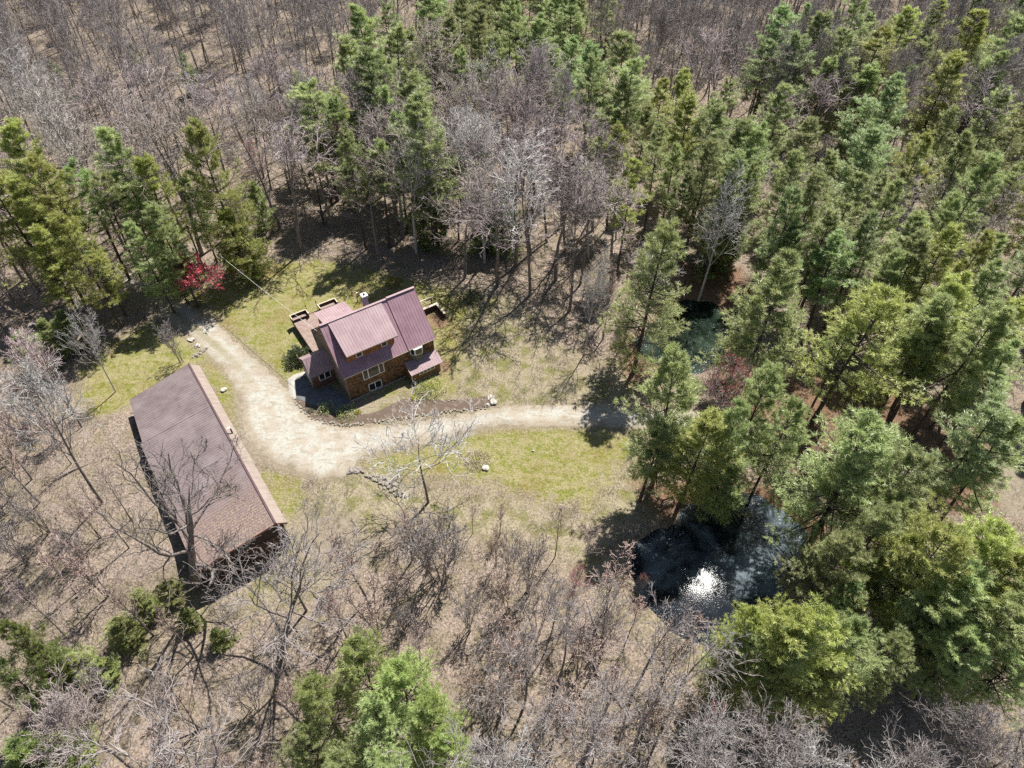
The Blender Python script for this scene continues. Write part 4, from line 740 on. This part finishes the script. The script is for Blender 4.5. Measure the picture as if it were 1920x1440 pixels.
# the farthest bare trees read as one mass: one object of instanced trees
if REST:
    me=bpy.data.meshes.new('far_bare_woodland'); A=np.array([(x,y,0) for x,y,h,k_,_l in REST],float); A[:,2]=hgt(A[:,0],A[:,1])-.05
    me.from_pydata([tuple(a) for a in A],[],[]); 
    for nm_,dt,vals in (('size','FLOAT',[h/19 for *_,h,k_,_l in REST]),('turn','FLOAT',list(rs.uniform(0,6.28,len(REST)))),('variety','INT',list(rs.randint(0,4,len(REST))))):
        at=me.attributes.new(nm_,dt,'POINT'); at.data.foreach_set('value',np.array(vals,np.float32 if dt=='FLOAT' else np.int32))
    fo=obj('far_bare_woodland',me); tag(fo,'mass of grey leafless trees in the far woods at the top','woodland',None,'stuff')
    ng=bpy.data.node_groups.new('scatter_trees','GeometryNodeTree'); ng.interface.new_socket('Geometry',in_out='INPUT',socket_type='NodeSocketGeometry'); ng.interface.new_socket('Geometry',in_out='OUTPUT',socket_type='NodeSocketGeometry')
    N=ng.nodes; gi=N.new('NodeGroupInput'); go=N.new('NodeGroupOutput'); jn=N.new('GeometryNodeJoinGeometry')
    def attr(nm_,ty):
        a=N.new('GeometryNodeInputNamedAttribute'); a.data_type=ty; a.inputs[0].default_value=nm_; return [s for s in a.outputs if s.enabled][0]
    sz=attr('size','FLOAT'); tn=attr('turn','FLOAT'); vr=attr('variety','INT'); cx=N.new('ShaderNodeCombineXYZ'); ng.links.new(tn,cx.inputs[2])
    for vi in range(4):
        pr=(BARES['forest'][:3]+[BARES['fan'][1]])[vi]; cm=N.new('FunctionNodeCompare'); cm.data_type='INT'; cm.operation='EQUAL'
        ins=[s for s in cm.inputs if s.enabled]; ng.links.new(vr,ins[0]); ins[1].default_value=vi
        for part in (pr[0],pr[1]):
            src=next(ch for p in PLACED for ch in p[6].children if ch.data==part)
            oi=N.new('GeometryNodeObjectInfo'); oi.transform_space='ORIGINAL'; oi.inputs['Object'].default_value=src; oi.inputs['As Instance'].default_value=True
            ip=N.new('GeometryNodeInstanceOnPoints'); ng.links.new(gi.outputs[0],ip.inputs['Points']); ng.links.new(cm.outputs[0],ip.inputs['Selection']); ng.links.new(oi.outputs['Geometry'],ip.inputs['Instance'])
            ng.links.new(cx.outputs[0],ip.inputs['Rotation']); ng.links.new(sz,ip.inputs['Scale']); ng.links.new(ip.outputs[0],jn.inputs[0])
    ng.links.new(jn.outputs[0],go.inputs[0]); md=fo.modifiers.new('scatter','NODES'); md.node_group=ng

# ---------------------------------------------------------------- shrubs near the house
def leafy(name,px,py,r,h,mat,label,cat,n=500,seed=1,size=.22,col=(1,1,1,1)):
    rs=np.random.RandomState(seed); p=G(px,py); t=thing(name,label,cat,(p[0],p[1],HZ(p[0],p[1])))
    d=unit(rs.normal(0,1,(n,3))); d[:,2]=abs(d[:,2]); P=d*np.array([r,r,h])*rs.uniform(.45,1.0,(n,1))*(1+.25*np.sin(d[:,:1]*5+seed)*np.cos(d[:,1:2]*4))+[0,0,.05]
    V,F,ti=leaf_tris(rs,P,d,7,size,size*.4,.8,.28); me=mesh_np('leaves',V,F,attrs={'tint':ti}); c=obj('leaves',me,M[mat],t); c.color=col
    sP,sR=spawn(rs,*stem(rs,h*.8,.04,5),9,.02,.9,.7,lambda t_,l:np.full_like(t_,r*.8),4); v,q=tubes([(sP,sR)],[4]); obj('stems',mesh_np('stems',v,q),M['bark'],t); return t
leafy('rhododendron_shrub',561,676,2.0,2.3,'shrub','glossy dark green shrub against the left end of the house','shrub',900,1)
leafy('dry_shrub',610,768,1.2,.9,'shrub','pale grey dry shrub at the mulch bed below the house corner','shrub',260,2,.16,(2.6,2.2,2.3,1))
leafy('dry_shrub',648,776,1.8,.6,'shrub','low dry greyish shrub in the mulch bed under the facade','shrub',300,3,.16,(2.4,2.1,1.6,1))
leafy('yellow_flowers',671,775,.45,.4,'yellow','bright yellow-green clump at the left of the mulch bed','plant',60,4,.14)
leafy('yellow_flowers',776,747,.45,.4,'yellow','bright yellow-green clump at the middle of the mulch bed','plant',60,5,.14)
leafy('forsythia_shrub',738,535,1.5,1.4,'yellow','yellowish flowering shrub on the lawn edge behind the roof','shrub',220,6,.15,(.7,.6,.8,1))
leafy('dry_shrub',745,560,1.2,1.,'shrub','low brown-green shrub close behind the house ridge','shrub',200,7,.15,(1.2,1,.7,1))
leafy('low_evergreen',885,560,1.8,1.5,'shrub','low evergreen shrub on the lawn right of the house','shrub',350,8,.18)
leafy('dry_shrub',800,735,2.4,.7,'shrub','broad low straw-coloured shrub below the right wing','shrub',420,9,.16,(2.6,2.1,1.5,1))
leafy('round_shrub',1255,655,1.5,1.3,'shrub','small round grey-green shrub on the bank of the green pond','shrub',350,10,.15,(1.7,1.4,1.2,1))
leafy('small_shrub',583,772,.5,.45,'shrub','tiny green plant at the left tip of the mulch bed','plant',60,11,.12)
# round patch of cut stems
p=G(895,866); rp_=thing('stem_patch','round patch of dry cut stems on the lower lawn','plant',(p[0],p[1],HZ(p[0],p[1])))
rs=np.random.RandomState(5); n=800; r_=np.sqrt(rs.uniform(0,1,n))*1.75; th=rs.uniform(0,2*PI,n); P=np.stack([r_*np.cos(th),r_*np.sin(th),.03+.10*(1-(r_/1.8)**2)],1)
V,F,ti=leaf_tris(rs,P,np.tile([0,0,1.],(n,1)),2,.2,.07,.8,.35); c=obj('stems',mesh_np('stems',V,F,attrs={'tint':ti}),M['brush'],rp_); c.color=(1.3,1.3,1.2,1)

# ---------------------------------------------------------------- undergrowth and fallen litter
rs=np.random.RandomState(9); n=9000; P=np.stack([rs.uniform(-150,150,n*3),15+rs.uniform(0,1,n*3)**1.3*200],1)
q=PX(np.c_[P,np.zeros(len(P))]); ok=(q[:,0]>-60)&(q[:,0]<1980)&(q[:,1]>-20)&(q[:,1]<1500); P=P[ok]
for K_ in KEEP+[BED]: P=P[sdf(P,K_)>.4]
dens=vnoise(P[:,0],P[:,1],7,4)+.6*vnoise(P[:,0],P[:,1],3,6); P=P[dens>-.35][:n]
z=hgt(P[:,0],P[:,1]); B=np.c_[P,z]; k_=11; N=len(B); b=np.repeat(B,k_,0)+np.c_[rs.normal(0,.35,(N*k_,2)),np.zeros(N*k_)]
d=unit(np.c_[rs.normal(0,.55,(N*k_,2)),np.full(N*k_,1.)]); L=rs.uniform(.3,1.6,(N*k_,1))*np.repeat(rs.uniform(.4,1.3,(N,1)),k_,0)
bP=np.stack([b,b+d*L*.5,b+unit(d+rs.normal(0,.25,d.shape))*L],1); bR=np.tile([.018,.014,.008],(len(bP),1))
v,qd=tubes([(bP,bR)],[3]); u_=obj('undergrowth',mesh_np('undergrowth',v,qd),M['brush']); tag(u_,'pale leafless brush and saplings covering the forest floor','undergrowth',None,'stuff')
# fallen logs and branches
k2=0; 
for px,py,L,a,r in [(700,45,9,.3,.12),(560,120,8,.5,.1),(480,70,7,-.3,.1),(150,900,4,.6,.12),(60,870,5,2.0,.08),(1050,1190,5,.4,.1),(1130,1280,6,2.2,.12),(880,1320,5,.9,.1),(350,1380,5,.4,.1),(1490,1010,3,.5,.07),(690,250,6,.8,.1),(1760,900,7,.6,.13),(1860,930,6,1.0,.14),(1110,1160,4,1.8,.08)]:
    p=G(px,py); z=HZ(p[0],p[1]); dx,dy=math.cos(a)*L/2,math.sin(a)*L/2
    side=['at the top of the photo','on the left slope','among the bare trees below the lawn','on the right side'][0 if py<300 else (1 if px<500 else (2 if px<1300 else 3))]
    k2+=1; 
    o=MB().tube([(p[0]-dx,p[1]-dy,z+r),(p[0],p[1]+.1,z+r+.05),(p[0]+dx,p[1]+dy,z+r)],[r,r*.85,r*.5],7).obj('fallen_log',M['bark'])
    tag(o,'','log','fallen logs on the forest floor'); PLACED.append(['fallen_log','log',p[0],p[1],np.array([px,py]),np.array([px,py]),o,0,'',1])

# ---------------------------------------------------------------- labels: each tree singled out by look and by its rank beside landmarks
ZONES=[(lambda x,y:y<60 and x<520,'in the far woods at top left'),(lambda x,y:y<60 and x<1060,'in the far woods at top centre'),(lambda x,y:y<60,'in the far woods at top right'),
 (lambda x,y:y<190 and x<520,'in the back woods above the left stand'),(lambda x,y:y<190 and x<1060,'in the back woods above the house'),(lambda x,y:y<190,'in the back woods above the pond'),
 (lambda x,y:y<330 and x<300,'in the upper left woods'),(lambda x,y:y<330 and x<620,'above the red tree by the drive'),(lambda x,y:y<330 and x<1000,'in the grove well behind the house'),(lambda x,y:y<330 and x<1450,'in the pine belt at upper middle'),(lambda x,y:y<330,'on the upper right slope'),
 (lambda x,y:y<560 and x<470,'in the stand at the top of the drive'),(lambda x,y:y<560 and x<820,'along the edge of the back lawn'),(lambda x,y:y<560 and x<1180,'right behind the house'),(lambda x,y:y<560 and x<1500,'behind the green pond'),(lambda x,y:y<560,'right of the green pond woods'),
 (lambda x,y:y<760 and x<480,'left of the upper drive'),(lambda x,y:y<760 and x<1330,'between house and green pond'),(lambda x,y:y<760 and x<1620,'just right of the green pond'),(lambda x,y:y<760,'at the middle right edge'),
 (lambda x,y:y<960 and x<620,'on the slope left of the barn'),(lambda x,y:y<960 and x<1150,'at the foot of the lower lawn'),(lambda x,y:y<960 and x<1500,'between drive and glittering pond'),(lambda x,y:y<960,'right of the glittering pond'),
 (lambda x,y:y<1180 and x<330,'below left of the barn'),(lambda x,y:y<1180 and x<700,'just below the barn'),(lambda x,y:y<1180 and x<1250,'in the thicket below the lawn'),(lambda x,y:y<1180 and x<1560,'below the glittering pond'),(lambda x,y:y<1180,'at the lower right edge'),
 (lambda x,y:x<330,'in the bottom left corner'),(lambda x,y:x<700,'at the bottom beneath the barn'),(lambda x,y:x<1150,'at the bottom centre'),(lambda x,y:x<1500,'at the bottom beneath the pond'),(lambda x,y:True,'in the bottom right corner')]
from collections import defaultdict
bk=defaultdict(list)
KINDW={'pine_tree':'pine','hemlock_tree':'dark hemlock','bare_tree':'bare tree','bare_sapling':'bare sapling','bare_shrub':'bare many-stemmed shrub','maple_tree':'red-budded tree','fallen_log':'pale fallen log'}
CATW={'pine_tree':'pine tree','hemlock_tree':'hemlock tree','bare_tree':'bare tree','bare_sapling':'sapling','bare_shrub':'shrub','maple_tree':'maple tree','fallen_log':'log'}
GRP={'pine_tree':'pine trees of the wood','hemlock_tree':'small dark hemlocks','bare_tree':'leafless trees of the wood','bare_sapling':'leafless saplings','bare_shrub':'leafless multi-stemmed shrubs','maple_tree':'trees with red spring buds','fallen_log':'fallen logs on the forest floor'}
for p in PLACED:
    z=next(i for i,(f,_) in enumerate(ZONES) if f(p[4][0],p[4][1]))
    if p[0]=='pine_tree':
        c=p[6].children[-1].color; hue='yellow-green' if c[2]<.81 else ('dark green' if c[0]<.8 else ('blue-green' if c[2]>1.05 else ('olive green' if 1.03<c[0]<1.05 else 'green')))
        look=('slender ' if p[1]=='thin' else 'broad ' if p[1]=='round' else 'full ' if p[1]=='full' else 'tall ')+hue
    elif p[0]=='bare_tree': look={'pale':'pale','fan':'fan-crowned','limby':'wide-limbed pale','big':'thick-trunked dark','forest':'slim grey','slender':'young slender'}[p[1]]
    else: look=''
    bk[(p[0],look,z)].append(p)
for (nm,look,z),L in bk.items():
    L.sort(key=lambda p:p[5][0]); w=(look+' '+KINDW[nm]).strip()
    for i,p in enumerate(L):
        if len(L)==1: lb=f'the only {w} {ZONES[z][1]}'
        elif i==len(L)-1 and len(L)>1: lb=f'rightmost {w} {ZONES[z][1]}'
        elif i==0: lb=f'leftmost {w} {ZONES[z][1]}'
        else: lb=f'{ordw(i)} {w} from left {ZONES[z][1]}'
        tag(p[6],lb,CATW[nm],GRP[nm])
print('objects',len(bpy.data.objects),'trees',len(PLACED))
